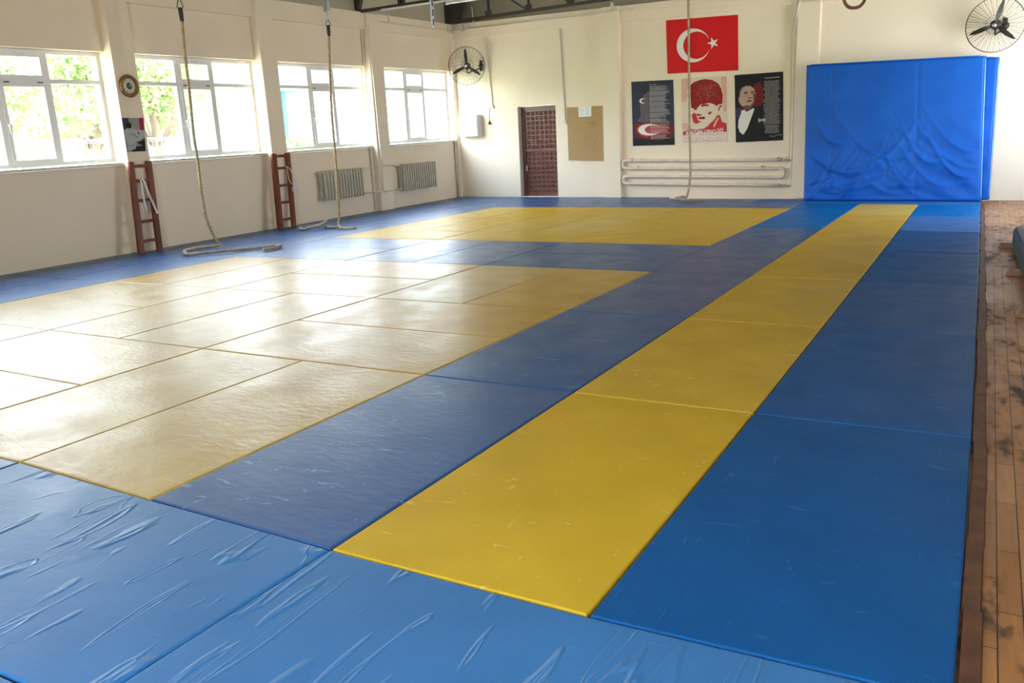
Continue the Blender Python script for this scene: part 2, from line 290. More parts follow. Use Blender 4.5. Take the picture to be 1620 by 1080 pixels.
for i in range(0, len(edges), 2): t1.box((edges[i], .0, BEAM), (edges[i+1], .09, TOP), LW)
struct('trim_1', t1, M['wall'])
up_ = MB(); up_.box((-.35, -.30, TOP), (SEND, -.04, TOP+.58), LW); struct('wall_left_upper', up_, M['roof'])

# far wall: door opening, gable above, band beam, piers
DT0, DT1, DZ = 1.83, 2.865, 2.07
TEND = 13.6
wb = MB()
wb.box((-.35, -.32, FLOOR), (DT0, 0, TOP), BW); wb.box((DT1, -.32, FLOOR), (TEND, 0, TOP), BW)
wb.prism([BW(DT0, -.32, TOP), BW(DT0, 0, TOP), BW(DT1, 0, TOP), BW(DT1, -.32, TOP)], [BR(DT0, -.32, DZ), BR(DT0, 0, DZ), BR(DT1, 0, DZ), BR(DT1, -.32, DZ)])
wb.box((4.14, -.01, .001), (4.53, .12, BEAM+.02), BW); wb.box((8.22, -.01, .001), (8.62, .12, BEAM+.02), BW)
wb.box((0, -.01, .001), (.10, .08, TOP), BW)
struct('wall_back', wb, M['wall'])
t2 = MB(); t2.box((.0, 0, BEAM), (4.14, .05, TOP), BW); t2.box((4.14, 0, BEAM+.02), (4.53, .13, TOP), BW); t2.box((4.53, 0, BEAM), (TEND, .05, TOP), BW)
t2.box((.0, .0, BEAM+.17), (TEND, .065, BEAM+.20), BW)
struct('trim_2', t2, M['wall'])
RX = -2.9; RZ = 6.0                          # ridge line
XR = 2.75; YR = -3.6
def eave(y):
    s = (C0.y-y)/.998575; return TOP*(1-K*s)
gb = MB()
a, b = BW(-.3, -.25, TOP-.02), BW(13.5, -.25, TOP-.02); c = V((RX, BW(7.6, -.25, 0).y, RZ)); off = nB*(-.1); h6 = V((0, 0, .56))
gb.prism([a, b, b+h6, c, a+h6], [p+off for p in (a, b, b+h6, c, a+h6)]); struct('wall_back_gable', gb, M['roof'])

# right wall and rear wall stand out of the picture but close the hall; both have windows
def holed(u0, u1, z0, z1, holes, f, n0, n1, mb):
    holes = sorted(holes); x = u0
    for (h0, h1, a0, a1) in holes:
        mb.box((x, n0, z0), (h0, n1, z1), f); mb.box((h0, n0, z0), (h1, n1, a0), f); mb.box((h0, n0, a1), (h1, n1, z1), f); x = h1
    mb.box((x, n0, z0), (u1, n1, z1), f)
RH = [(10.9, 13.6, 1.0, 2.9)]
wr = MB(); holed(YR-.3, 15.2, FLOOR, TOP+.32, RH, lambda u, n, z: V((XR+n, u, z)), 0, .3, wr); struct('wall_right', wr, M['wall_far'])
NH = [(-1.2, 2.2, .8, 3.1)]
wf = MB(); holed(-9.9, XR+.3, FLOOR, TOP+.3, NH, lambda u, n, z: V((u, YR-n, z)), 0, .3, wf); struct('wall_front', wf, M['wall_far'])
fg_ = MB(); fg_.prism([V((-9.9, YR-.1, TOP+.28)), V((XR+.3, YR-.1, TOP+.28)), V((RX, YR-.1, RZ))], [V((-9.9, YR-.2, TOP+.28)), V((XR+.3, YR-.2, TOP+.28)), V((RX, YR-.2, RZ))]); struct('wall_front_gable', fg_, M['wall_far'])
# roof: two slopes from the eaves to the ridge
rf = MB()
e0, e1 = LW(-.4, -.4, TOP+.5), LW(SEND+.5, -.4, TOP+.5); r0, r1 = V((RX, 16.2, RZ)), V((RX, YR-.8, RZ)); g0, g1 = V((XR+1.2, 15.2, 4.28)), V((XR+1.2, YR-.8, 4.35))  # right eave stretched outward, unseen, to keep sun out of the right window
up = V((0, 0, .12))
rf.prism([e0, e1, r1, r0], [p+up for p in (e0, e1, r1, r0)]); rf.prism([r0, r1, g1, g0], [p+up for p in (r0, r1, g1, g0)])
struct('ceiling', rf, M['roof'])
fl = MB(); fl.box((-10.75, YR-.3, FLOOR-.1), (XR+.3, 16.0, FLOOR)); struct('floor', fl, M['floor'])

# windows of the left wall: fixed lights left and right, a tilt fanlight over an opening sash between them
def window(i, w, handle=True):
    a, m1, m2, b = w; n0, n1 = -.20, -.13; zb, zt, tr = SILL+.015, HEAD-.005, 2.575
    fr = MB(); t = .045
    fr.box((a, n0, zb), (b, n1, zb+.055), LW); fr.box((a, n0, zt-.055), (b, n1, zt), LW)
    for x0, x1 in ((a, a+.055), (m1-t/2-.012, m1+t/2+.012), (m2-t/2-.012, m2+t/2+.012), (b-.055, b)): fr.box((x0, n0, zb+.055), (x1, n1, zt-.055), LW)
    for x0, x1 in ((a+.055, m1-.034), (m1+.034, m2-.034), (m2+.034, b-.055)): fr.box((x0, n0, tr-.03), (x1, n1, tr+.03), LW)
    root = struct('window_%d' % i, fr, M['pvc'])
    sl = MB(); sl.box((a+.005, n1, SILL-.035), (b-.005, .055, SILL), LW); sl.build('window_sill', M['ledge'], root)
    for z0, z1 in ((zb+.055, tr-.03), (tr+.03, zt-.055)):
        sa = MB(); n2, n3 = n1-.045, n1+.018; x0, x1 = m1+.034, m2-.034; q = .05
        sa.box((x0, n2, z0), (x1, n3, z0+q), LW); sa.box((x0, n2, z1-q), (x1, n3, z1), LW); sa.box((x0, n2, z0+q), (x0+q, n3, z1-q), LW); sa.box((x1-q, n2, z0+q), (x1, n3, z1-q), LW)
        so = sa.build('sash', M['pvc'], root)
        if handle:
            h = MB()
            if z0 < 2:
                zc = (z0+z1)/2-.02; h.bar(LW(x1-.025, n3, zc), LW(x1-.025, n3+.03, zc), .03, .03); h.bar(LW(x1-.025, n3+.035, zc+.015), LW(x1-.025, n3+.035, zc-.12), .022, .014, up=nL)
            else: h.bar(LW((x0+x1)/2-.06, n3+.02, z1-.01), LW((x0+x1)/2+.06, n3+.02, z1-.01), .02, .02)
            h.build('handle', M['white'], so)
            if z0 > 2:
                hg = MB(); [hg.box((x, n3, z0-.055), (x+.07, n3+.012, z0-.04), LW) for x in (x0+.06, x1-.13)]; hg.build('hinge', M['truss'], so)
    gl = MB(); nn = -.165
    for x0, x1 in ((a+.05, m1-.03), (m1+.07, m2-.07), (m2+.03, b-.05)):
        for z0, z1 in ((zb+.05, tr-.03), (tr+.03, zt-.05)): gl.poly([LW(x0, nn, z0), LW(x1, nn, z0), LW(x1, nn, z1), LW(x0, nn, z1)])
    gl.build('glass', M['glass'], root)
for i, w in enumerate(WIN): window(i+1, w, i < 4)
def plain_window(i, f, u0, u1, z0, z1):
    fr = MB(); m = (u0+u1)/2
    for a0, a1, c0, c1 in ((u0, u1, z0, z0+.06), (u0, u1, z1-.06, z1), (u0, u0+.06, z0+.06, z1-.06), (u1-.06, u1, z0+.06, z1-.06), (m-.04, m+.04, z0+.06, z1-.06)): fr.box((a0, .1, c0), (a1, .17, c1), f)
    root = struct('window_%d' % i, fr, M['pvc'])
    MB().poly([f(u0, .13, z0), f(u1, .13, z0), f(u1, .13, z1), f(u0, .13, z1)]).build('glass', M['glass'], root)
k = 7
for (a, b, c, d) in RH: plain_window(k, lambda u, n, z: V((XR+n, u, z)), a, b, c, d); k += 1
for (a, b, c, d) in NH: plain_window(k, lambda u, n, z: V((u, YR-n, z)), a, b, c, d); k += 1
# daylight portals in the openings guide the sky's light through them; they give off nothing themselves
def portal(c, n, w, h):
    d = bpy.data.lights.new('daylight_portal', 'AREA'); d.shape = 'RECTANGLE'; d.size = w; d.size_y = h; d.cycles.is_portal = True
    o = bpy.data.objects.new('daylight_portal', d); COL.objects.link(o); o.location = c; z = -V(n).normalized(); x = V((0, 0, 1)).cross(z).normalized(); y = z.cross(x)
    o.matrix_world = Matrix(((x.x, y.x, z.x, c[0]), (x.y, y.y, z.y, c[1]), (x.z, y.z, z.z, c[2]), (0, 0, 0, 1)))
for w in WIN: portal(LW((w[0]+w[3])/2, OUT-.03, (SILL+HEAD)/2), nL, w[3]-w[0], HEAD-SILL)
for (a, b, c, d) in RH: portal(V((XR+.33, (a+b)/2, (c+d)/2)), (-1, 0, 0), b-a, d-c)
for (a, b, c, d) in NH: portal(V(((a+b)/2, YR-.33, (c+d)/2)), (0, 1, 0), b-a, d-c)

# ------------------------------------------------------------------ judo mats, two metres by one, laid edge to edge
def creep(X, Y):
    def g(i, j): i = max(0, min(12, i)); j = max(0, min(18, j)); r = CREEP[i]; return V((r[2*j], r[2*j+1], 0))
    fx, fy = X+11, Y+3; i, j = int(math.floor(fx)), int(math.floor(fy)); a, b = fx-i, fy-j
    return V((X, Y, 0)) + g(i, j)*(1-a)*(1-b) + g(i+1, j)*a*(1-b) + g(i, j+1)*(1-a)*b + g(i+1, j+1)*a*b
def keep_in(p):
    n = (p-C0).dot(nB)
    if n < .02: p = p+nB*(.02-n)
    n = (p-C0).dot(nL)
    if n < .02: p = p+nL*(.02-n)
    return p
ORD = ['', 'first', 'second', 'third', 'fourth', 'fifth', 'sixth', 'seventh', 'eighth', 'ninth', 'tenth']
def judo_mat(x0, y0, x1, y1, m, label, group, top=0.0):
    g = .0050
    ring = []
    n = 2
    cs = [(x0+g, y0+g), (x1-g, y0+g), (x1-g, y1-g), (x0+g, y1-g)]
    for i in range(4):
        (ax, ay), (bx, by) = cs[i], cs[(i+1) % 4]; L = 2 if max(abs(bx-ax), abs(by-ay)) > 1.5 else 1
        for k in range(L): ring.append(keep_in(creep(ax+(bx-ax)*k/L, ay+(by-ay)*k/L)))
    dz = random.uniform(-.0012, .0012)+top
    cen = sum(ring, V((0, 0, 0)))/len(ring)
    def inset(d, z):
        out = []
        for p in ring:
            v = (cen-p); out.append(p+V((math.copysign(min(d, abs(v.x)), v.x), math.copysign(min(d, abs(v.y)), v.y), 0))+V((0, 0, z)))
        return out
    mb = MB(); N = len(ring); layers = [inset(0, FLOOR), inset(0, dz-.009), inset(.0015, dz-.004), inset(.005, dz-.0008), inset(.009, dz)]
    vs = [p for l in layers for p in l]; fs = [tuple(range(N))[::-1], tuple(range(4*N, 5*N))]
    for a in range(4): fs += [(a*N+i, a*N+(i+1) % N, (a+1)*N+(i+1) % N, (a+1)*N+i) for i in range(N)]
    mb.add(vs, fs)
    o = mb.build('judo_mat', m, base=(cen.x, cen.y, FLOOR)); tag(o, label, 'judo mat', group); return o
# yellow strip, blue columns either side of it
for k in range(7):
    o = ORD[k+1]
    judo_mat(-1, 2*k, 0, 2*k+2, M['yellowst'], 'yellow judo mat in the narrow yellow strip, %s from its near end' % o, 'yellow strip mats')
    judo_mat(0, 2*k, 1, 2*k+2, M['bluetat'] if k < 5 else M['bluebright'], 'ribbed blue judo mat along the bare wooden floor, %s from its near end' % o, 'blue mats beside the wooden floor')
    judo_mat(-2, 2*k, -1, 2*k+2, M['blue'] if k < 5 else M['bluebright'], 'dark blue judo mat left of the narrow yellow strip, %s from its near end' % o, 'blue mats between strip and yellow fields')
def block(x, y, orient, m, where, cell, group, w=2, d=2):
    if orient == 'L':
        for i in range(2): judo_mat(x+i, y, x+i+1, y+d, m, '%s, %s, lengthways %s one' % (where, cell, ('left', 'right')[i]), group)
    else:
        for j in range(d): judo_mat(x, y+j, x+2, y+j+1, m, '%s, %s, crossways %s one' % (where, cell, ('near', 'far')[j] if d > 1 else 'single'), group)
XC = {-4: 'right-hand block', -6: 'middle block', -8: 'left-hand block'}
RC = {0: 'nearest row', 2: 'second row', 4: 'farthest row'}
lay = {(-4, 0): 'L', (-6, 0): 'T', (-8, 0): 'L', (-4, 2): 'T', (-6, 2): 'L', (-8, 2): 'T', (-4, 4): 'L', (-6, 4): 'T', (-8, 4): 'L'}
for (x, y), o in lay.items(): block(x, y, o, M['yellow'], 'yellow judo mat of the big near field', RC[y]+' '+XC[x], 'near yellow field')
for x, o in ((-4, 'T'), (-6, 'L'), (-8, 'T')): block(x, 6, o, M['blue'], 'blue judo mat between the two yellow fields', XC[x], 'blue band between the yellow fields')
for x in (-4, -6, -8): judo_mat(x, 8, x+2, 9, M['yellowfar'], 'yellow judo mat at near edge of the far field, '+XC[x], 'far yellow field')
for y, rn in ((9, 'middle row'), (11, 'back row')):
    block(-4, y, 'T', M['yellowfar'], 'yellow judo mat of the far field', rn+' right-hand block', 'far yellow field')
    for x in (-6, -8): block(x, y, 'L', M['yellowfar'], 'yellow judo mat of the far field', rn+' '+XC[x], 'far yellow field')
# blue margins: far side, window side, near side
for x in (-4, -6, -8): judo_mat(x, 13, x+2, 14, M['blue'], 'blue judo mat behind the far yellow field, '+XC[x], 'blue mats along the far wall')
FW = ['right of the narrow strip', 'in front of the crash mats', 'beside the crash mats', 'under the pipe heater', 'left of the pipe heater', 'before the brown door']
for i, x in enumerate((-1, -3, -5, -7, -9)):
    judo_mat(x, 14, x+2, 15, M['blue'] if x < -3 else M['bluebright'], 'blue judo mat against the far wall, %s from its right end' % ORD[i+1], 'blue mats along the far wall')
judo_mat(-11, 14, -9, 15, M['blue'], 'blue judo mat in the far left corner of the hall', 'blue mats along the far wall')
for i, x in enumerate((-11, -9, -7)): judo_mat(x, 15, x+2, 16, M['blue'], 'thin blue mat strip touching the far wall, %s from the left corner' % ORD[i+1], 'blue mats along the far wall')
for k in range(7):
    for j, (x, nm) in enumerate(((-9, 'beside the yellow fields'), (-10, 'second line from the windows'), (-11, 'touching the window wall'))):
        if k < 1 and x < -9: continue
        judo_mat(x, 2*k, x+1, 2*k+2, M['blue'], 'blue judo mat in the window-side margin, %s, %s from near end' % (nm, ORD[k+1]), 'blue mats along the windows')
for j, x in enumerate((-1, -3, -5, -7)):
    judo_mat(x, -1, x+2, 0, M['bluewr'] if x > -5 else M['blue'], 'blue judo mat with creased cover in the foreground, %s from the wooden floor' % ORD[j+1], 'blue mats in the foreground')
    judo_mat(x-(0 if x < 5 else 0), -2, x+2, -1, M['bluewr'], 'blue judo mat at the camera side, outer row, %s from the wooden floor' % ORD[j+1], 'blue mats in the foreground')
# wooden batten along the mats
bt = MB(); pts = [creep(1.0, y) for y in [-2+.5*i for i in range(34)]]
for a, b in zip(pts, pts[1:]):
    if b.y > 13.95: break
    j = .004*math.sin(a.y*9); bt.hexa([a+V((.003+j, 0, FLOOR)), a+V((.058+j, 0, FLOOR)), b+V((.058+j, 0, FLOOR)), b+V((.003+j, 0, FLOOR)), a+V((.003+j, 0, -.018)), a+V((.052+j, 0, -.018)), b+V((.052+j, 0, -.018)), b+V((.003+j, 0, -.018))])
tag(bt.build('floor_batten', M['batten']), 'brown wooden batten along the right edge of the blue mats', 'batten')

# ------------------------------------------------------------------ crash mats leaning on the far wall
def crash(name, label, b0, b1, t0, t1, nb, nt, th, zb0, zt0, zt1, seed):
    """b0,b1 bottom ends along the wall, t0,t1 top ends; nb, nt distance of front face from wall at foot and top"""
    rnd = random.Random(seed)
    root = thing(name, BR((b0+b1)/2, nb-.1, 0), label, 'crash mat', 'crash mats')
    NX, NZ = 110, 90
    def pt(u, w, dn=0.0):
        t = (b0+(b1-b0)*u)*(1-w)+(t0+(t1-t0)*u)*w; n = nb*(1-w)+nt*w; z = zb0+(zt0+(zt1-zt0)*u-zb0)*w
        return BR(t, n+dn, z)
    seams = (.165, .655)
    folds = []
    for i in range(26):
        s = rnd.choice((0, 1, 1, 2)); lo_, hi_ = ((.0, .165), (.165, .655), (.655, 1.0))[s]
        folds.append((rnd.uniform(lo_, hi_), rnd.uniform(.02, .55)*rnd.random()**.4, rnd.uniform(.10, .32), rnd.uniform(.010, .022), rnd.choice((-1, -1, 1)) if s != 2 else 1, rnd.uniform(.008, .020)))
    def disp(u, w):
        d = .018*math.sin(PI*u)*math.sin(PI*min(1, w*1.02))
        for s in seams: d -= .007*math.exp(-((u-s)/.006)**2)
        low = max(0, 1-w/.75)
        for (c, w0, ln, wd, sg, am) in folds:         # hanging swags: fold follows a sagging curve
            x = (u-c)/ln
            if abs(x) < 1.3:
                cv = w0 + sg*(-.42)*x*.35 + .16*x*x
                d += am*(1.3-abs(x))*math.exp(-((w-cv)/wd)**2)
        d += .009*low*math.sin(34*w+9*u+3*math.sin(7*u)) + .003*low*math.sin(21*u+40*w)
        e = min(u, 1-u, w*1.0, 1-w)
        return d*min(1, e/.05)
    mb = MB(); vs = []; fs = []
    us = [i/NX for i in range(NX+1)]; ws = [j/NZ for j in range(NZ+1)]
    R = .028
    for w in ws:
        for u in us:
            ee = min(u*3, (1-u)*3, w*2.6, (1-w)*2.6); rd = 0 if ee > R*1.0 else -(R-ee)
            vs.append(pt(u, w, disp(u, w)+rd*.8))
    W_ = NX+1
    for j in range(NZ):
        for i in range(NX): fs.append((j*W_+i, j*W_+i+1, (j+1)*W_+i+1, (j+1)*W_+i))
    o0 = len(vs)
    per = [(i, 0) for i in range(NX)]+[(NX, j) for j in range(NZ)]+[(i, NZ) for i in range(NX, 0, -1)]+[(0, j) for j in range(NZ, 0, -1)]
    for (i, j) in per: vs.append(pt(us[i], ws[j], -th*.5+.010*math.sin(i*.9+j*.55)))
    for (i, j) in per: vs.append(pt(us[i], ws[j], -th))
    P = len(per)
    for a in range(P):
        b = (a+1) % P; ia = per[a][1]*W_+per[a][0]; ib = per[b][1]*W_+per[b][0]
        fs.append((ia, ib, o0+b, o0+a)); fs.append((o0+a, o0+b, o0+P+b, o0+P+a))
    fs.append(tuple(o0+P+a for a in range(P)))
    mb.add(vs, fs, True); mb.build('cover', M['crash'], root)
    for k, pth in enumerate(([(1, w/40) for w in range(1, 40)], [(u/40, 1) for u in range(1, 40)])):
        pm = MB(); pm.tube([pt(u, w, -.012) for u, w in pth], .009, 8); pm.build('piping', M['piping'] if k == 0 else M['crash'], root)
    for s in seams:
        st = MB(); st.tube([pt(s, w/60, disp(s, w/60)+.0005) for w in range(1, 60)], .003, 6); st.build('seam', M['crash'], root)
    return root
crash('crash_mat', 'big blue crash mat leaning on the far wall, the front one of the two', 8.627, 11.508, 8.54, 11.375, .78, .62, .24, 0.002, 2.42, 2.335, 3)
crash('crash_mat', 'blue crash mat mostly hidden behind the front one, its creased right edge showing', 8.82, 11.60, 8.74, 11.545, .48, .34, .26, 0.002, 2.38, 2.315, 5)

# ------------------------------------------------------------------ climbing ropes
def smooth(pts, step=.02):
    P = [V(p) for p in pts]; out = []
    for i in range(len(P)-1):
        a, b, c, d = P[max(i-1, 0)], P[i], P[i+1], P[min(i+2, len(P)-1)]; n = max(1, int((c-b).length/step))
        for k in range(n):
            t = k/n; out.append(.5*((2*b)+(c-a)*t+(2*a-5*b+4*c-d)*t*t+(-a+3*b-3*c+d)*t**3))
    return out+[P[-1]]
def climbing_rope(label, pts, sleeve, top, r=.021, extra=None, grey=None, channel=False):
    root = thing('climbing_rope', V((pts[-1][0], pts[-1][1], 0)) if not extra else V((pts[-1][0], pts[-1][1], 0)), label, 'climbing rope', 'climbing ropes')
    mb = MB(); mb.tube(smooth(pts), r, 12, lobes=3, amp=.16, twist=36); mb.build('rope', M['rope'], root)
    if grey:
        mb = MB(); mb.tube(smooth(grey), r*1.12, 12, lobes=3, amp=.14, twist=36); mb.build('rope_tail', M['ropegrey'], root)
    a, b = V(sleeve[0]), V(sleeve[1]); sv = MB(); d = (b-a)
    sv.lathe([(0, 0), (r*1.25, 0), (r*1.5, .02), (r*1.45, d.length*.6), (r*1.2, d.length), (0, d.length)], a, d, 14); sv.build('sleeve', M['black'], root)
    rg = MB(); u = V((_R.x, _R.y, 0)).normalized(); h = top
    rg.tube([a+u*.045, a+u*.012+V((0, 0, h)), a-u*.012+V((0, 0, h)), a-u*.045], .007, 8, closed=True); rg.build('hanger_ring', M['black'], root)
    st = MB(); st.tube([a+V((0, 0, h-.01)), a+V((0, 0, h+.14))], .008, 8); ring = st.build('link', M['steel'], root)
    z0 = a.z+h+.13; zc = max(z0+.35, 4.02)
    ch = MB()
    if channel:
        ch.box((-.045, -.03, z0), (-.037, .03, zc), lambda x, y, z: V((a.x+x, a.y+y, z))); ch.box((.037, -.03, z0), (.045, .03, zc), lambda x, y, z: V((a.x+x, a.y+y, z))); ch.box((-.037, .022, z0), (.037, .03, zc), lambda x, y, z: V((a.x+x, a.y+y, z)))
    else: ch.box((-.012, -.012, z0), (.012, .012, zc), lambda x, y, z: V((a.x+x, a.y+y, z)))
    ch.build('hanger_channel', M['steel'], root)
    return root
z = .031
climbing_rope('thick climbing rope nearest the camera, its long end laid across the blue mats',
    [(-8.984, 6.359, 3.187), (-8.997, 6.344, 2.794), (-9.005, 6.335, 2.198), (-9.017, 6.321, 1.675), (-9.014, 6.325, 1.319), (-9.018, 6.32, .868), (-9.01, 6.33, .499), (-8.981, 6.363, .291), (-8.948, 6.403, .137), (-8.91, 6.44, z+.02), (-8.945, 6.345, z+.008), (-9.081, 6.252, z), (-9.085, 6.052, z), (-8.98, 5.86, z), (-8.80, 5.70, z)],
    [(-8.985, 6.358, 3.361), (-8.985, 6.359, 3.18)], .12,
    grey=[(-8.82, 5.72, z), (-8.633, 5.640, z), (-8.508, 5.70, z+.005), (-8.314, 5.92, z+.01), (-8.185, 6.159, z), (-8.089, 6.34, z), (-8.01, 6.50, z), (-7.95, 6.64, z), (-7.86, 6.62, z), (-7.80, 6.489, z), (-7.776, 6.34, z), (-7.80, 6.22, z)])
climbing_rope('climbing rope before the third window, knotted and trailing both ways on the floor',
    [(-8.652, 9.0, 3.16), (-8.687, 8.971, 2.528), (-8.708, 8.953, 1.92), (-8.714, 8.947, 1.298), (-8.727, 8.935, .663), (-8.742, 8.922, .232), (-8.74, 8.90, .09), (-8.66, 8.83, z+.006), (-8.52, 8.75, z), (-8.40, 8.74, z), (-8.28, 8.82, z)],
    [(-8.652, 9.003, 3.32), (-8.652, 9.0, 3.153)], .08, channel=True,
    grey=[(-8.72, 8.86, z), (-8.90, 8.84, z), (-9.03, 8.86, z+.015), (-9.10, 8.98, z+.06), (-9.20, 8.98, z+.03), (-9.36, 8.92, z), (-9.43, 8.74, z), (-9.36, 8.60, z), (-9.20, 8.50, z), (-9.05, 8.56, z+.03), (-9.0, 8.78, z+.05), (-9.06, 8.95, z+.10), (-9.12, 8.88, z+.05)])
climbing_rope('climbing rope hanging before the flag, its end in a knot at the far wall',
    [(-4.222, 14.105, 3.95), (-4.213, 14.112, 3.756), (-4.195, 14.118, 2.62), (-4.175, 14.124, 1.442), (-4.158, 14.13, .593), (-4.179, 14.12, .285), (-4.213, 14.10, .10), (-4.26, 14.06, z+.02)],
    [(-4.226, 14.1, 4.09), (-4.222, 14.105, 3.93)], .08,
    grey=[(-4.26, 14.0, z+.02), (-4.37, 13.98, z+.02), (-4.44, 14.08, z+.02), (-4.36, 14.16, z+.04), (-4.27, 14.06, z+.06), (-4.32, 13.97, z+.05), (-4.24, 13.93, z+.01), (-4.10, 13.98, z+.005), (-3.96, 14.0, z+.005), (-3.84, 14.04, z)])

# gymnastics ring whose lowest curve hangs into the picture
gr = thing('gymnastics_ring', V((-.30, 7.15, 2.48)), 'brown wooden gymnastics ring hanging at the top edge near the right fan', 'gymnastics ring')
c = V((-.312, 7.15, 2.605)); u = V((_R.x, _R.y, 0)).normalized()
mb = MB(); mb.tube([c+u*.105*math.cos(a)+V((0, 0, .118*math.sin(a)-.012*abs(math.cos(a)))) for a in [2*PI*i/40 for i in range(40)]], .016, 12, closed=True); mb.build('ring', M['footwood'], gr)
mb = MB(); mb.bar(c+V((0, 0, .09)), c+V((0, 0, 2.62)), .04, .004, up=V((_F.x, _F.y, 0))); mb.build('strap', M['cloth'], gr)

# ------------------------------------------------------------------ steel roof trusses, lamp
def truss(label, f, u0, u1, zt, zr, ur, nd=12, zr1=None):
    """f(u, z) -> point; bottom chord at zt, top chord following the roof to ur, zr"""
    root = thing('roof_truss', f(u0, zt), label, 'roof truss', 'roof trusses')
    def ztop(u):
        e = zt+.50
        return e+(zr-e)*(u-u0)/(ur-u0) if u < ur else zr+(e-zr)*(u-ur)/(u1-ur)
    b = MB(); b.bar(f(u0, zt), f(u1, zt), .06, .06); b.build('bottom_chord', M['truss'], root)
    b = MB(); b.bar(f(u0, ztop(u0)), f(ur, zr), .07, .07); b.bar(f(ur, zr), f(u1, ztop(u1)), .07, .07); b.build('top_chord', M['truss'], root)
    us = [u0+(u1-u0)*k/nd for k in range(nd+1)]
    for k in range(1, nd):
        b = MB(); b.bar(f(us[k], zt), f(us[k], ztop(us[k])), .04, .04); b.build('post', M['truss'], root)
        b = MB(); s = us[k+1] if k < nd//2 else us[k-1]
        b.bar(f(us[k], ztop(us[k])), f(s, zt), .04, .03); b.build('brace', M['truss'], root)
        g = MB(); g.box((-.09, 0, 0), (.09, .012, .11), lambda x, y, z: f(us[k]+x, zt+.02+z)+V((0, y-.02, 0))); g.build('gusset_plate', M['truss'], root)
    return root
xa, xb = -10.30, 2.7
for (y, lab, zt) in ((11.85, 'dark steel roof truss crossing the hall above the last pier, carrying the lamp', 3.985), (9.0, 'dark steel roof truss above the second ladder, above the picture', 3.93), (6.1, 'dark steel roof truss above the first ladder, above the picture', 3.86)):
    rz_ = 0; r_ = truss(lab, lambda u, z, y=y: V((u, y, z)), xa, xb, zt, 5.85, RX)
    p = MB(); p.prism([V((xa-.20, y-.05, zt+.02)), V((xa+.02, y-.05, zt+.02)), V((xa+.26, y-.05, zt+.62)), V((xa-.20, y-.05, zt+.62))], [V((xa-.20, y+.05, zt+.02)), V((xa+.02, y+.05, zt+.02)), V((xa+.26, y+.05, zt+.62)), V((xa-.20, y+.05, zt+.62))]); p.build('bearing_plate', M['truss'], r_)
def fb(u, z): return C0+dB*u+nB*.06+V((0, 0, z))
rb = truss('dark steel roof truss lying close above the far wall', lambda u, z: fb(u, z-.006*u*0), .1, 13.2, 4.115, 5.85, 7.6, nd=12)
p = MB(); p.prism([fb(-.05, 4.07), fb(.34, 4.07), fb(.62, 4.6), fb(-.05, 4.6)], [q+nB*.1 for q in (fb(-.05, 4.07), fb(.34, 4.07), fb(.62, 4.6), fb(-.05, 4.6))]); p.build('bearing_plate', M['truss'], rb)
# lamp under the truss
lp = thing('fluorescent_lamp', V((-7.4, 11.8, 3.9)), 'white fluorescent batten lamp fixed beneath the dark truss at the top edge', 'lamp')
a, b = V((-8.13, 11.76, 3.875)), V((-6.7, 11.76, 3.875))
mb = MB(); mb.box((a.x, 11.74, 3.905), (b.x, 11.80, 3.95)); mb.build('housing', M['white'], lp)
mb = MB(); mb.tube([V((a.x+.02, 11.76, 3.885)), V((b.x-.02, 11.76, 3.885))], .019, 14); mb.build('lamp_tube', M['tube'], lp)
mb = MB(); [mb.box((x, 11.735, 3.862), (x+.025, 11.785, 3.905)) for x in (a.x-.005, b.x-.02)]; mb.build('lamp_holder', M['white'], lp)
rl = MB(); rl.bar(V((-9.7, 11.80, 3.945)), V((-8.15, 11.80, 3.945)), .03, .03); tag(rl.build('cable_tray', M['white']), 'thin white cable tray under the dark truss left of the lamp', 'cable tray')
hb = thing('hanging_bracket', V((-7.87, 10.89, 3.35)), 'grey steel channel hanging below the roof, left of the lamp', 'bracket')
c = V((-7.868, 10.893, 0)); u = V((_R.x, _R.y, 0)).normalized(); w = V((_F.x, _F.y, 0)).normalized()
def hf(x, y, z): return c+u*x+w*y+V((0, 0, z))
mb = MB(); mb.box((-.032, -.03, 3.36), (-.027, .03, 4.9), hf); mb.box((.027, -.03, 3.36), (.032, .03, 4.9), hf); mb.box((-.027, .022, 3.36), (.027, .03, 4.9), hf); mb.build('channel', M['steel'], hb)
mb = MB(); [mb.box((.0, .012, z0), (.022, .020, z0+.11), hf) for z0 in (3.40, 3.56, 3.72)]; mb.build('slot_plate', M['truss'], hb)

# ------------------------------------------------------------------ wooden ladders against the piers
def ladder(label, tops, bots, rungs, cloth):
    root = thing('wooden_ladder', LR((bots[0]+bots[3])/2, .33, 0), label, 'ladder', 'wooden ladders')
    nt, nb = .20, .33; ztop = 1.31; zb = .0015
    for (a0, a1, b0, b1) in ((tops[0], tops[1], bots[0], bots[1]), (tops[2], tops[3], bots[2], bots[3])):
        mb = MB(); d = .045
        mb.hexa([LR(b0, nb, zb), LR(b1, nb, zb), LR(b1, nb-d, zb), LR(b0, nb-d, zb), LR(a0, nt, ztop), LR(a1, nt, ztop), LR(a1, nt-d, ztop), LR(a0, nt-d, ztop)])
        mb.build('rail', M['wood'], root, bevel=.004)
    pos = []
    for zr in rungs:
        w = zr/ztop; n = nb+(nt-nb)*w-.022; s0 = tops[1]*w+bots[1]*(1-w)+.01; s1 = tops[2]*w+bots[2]*(1-w)-.01
        mb = MB(); mb.bar(LR(s0, n, zr), LR(s1, n, zr), .03, .045); mb.build('rung', M['wood'], root, bevel=.005); pos.append((s0, s1, n, zr))
    return root, pos
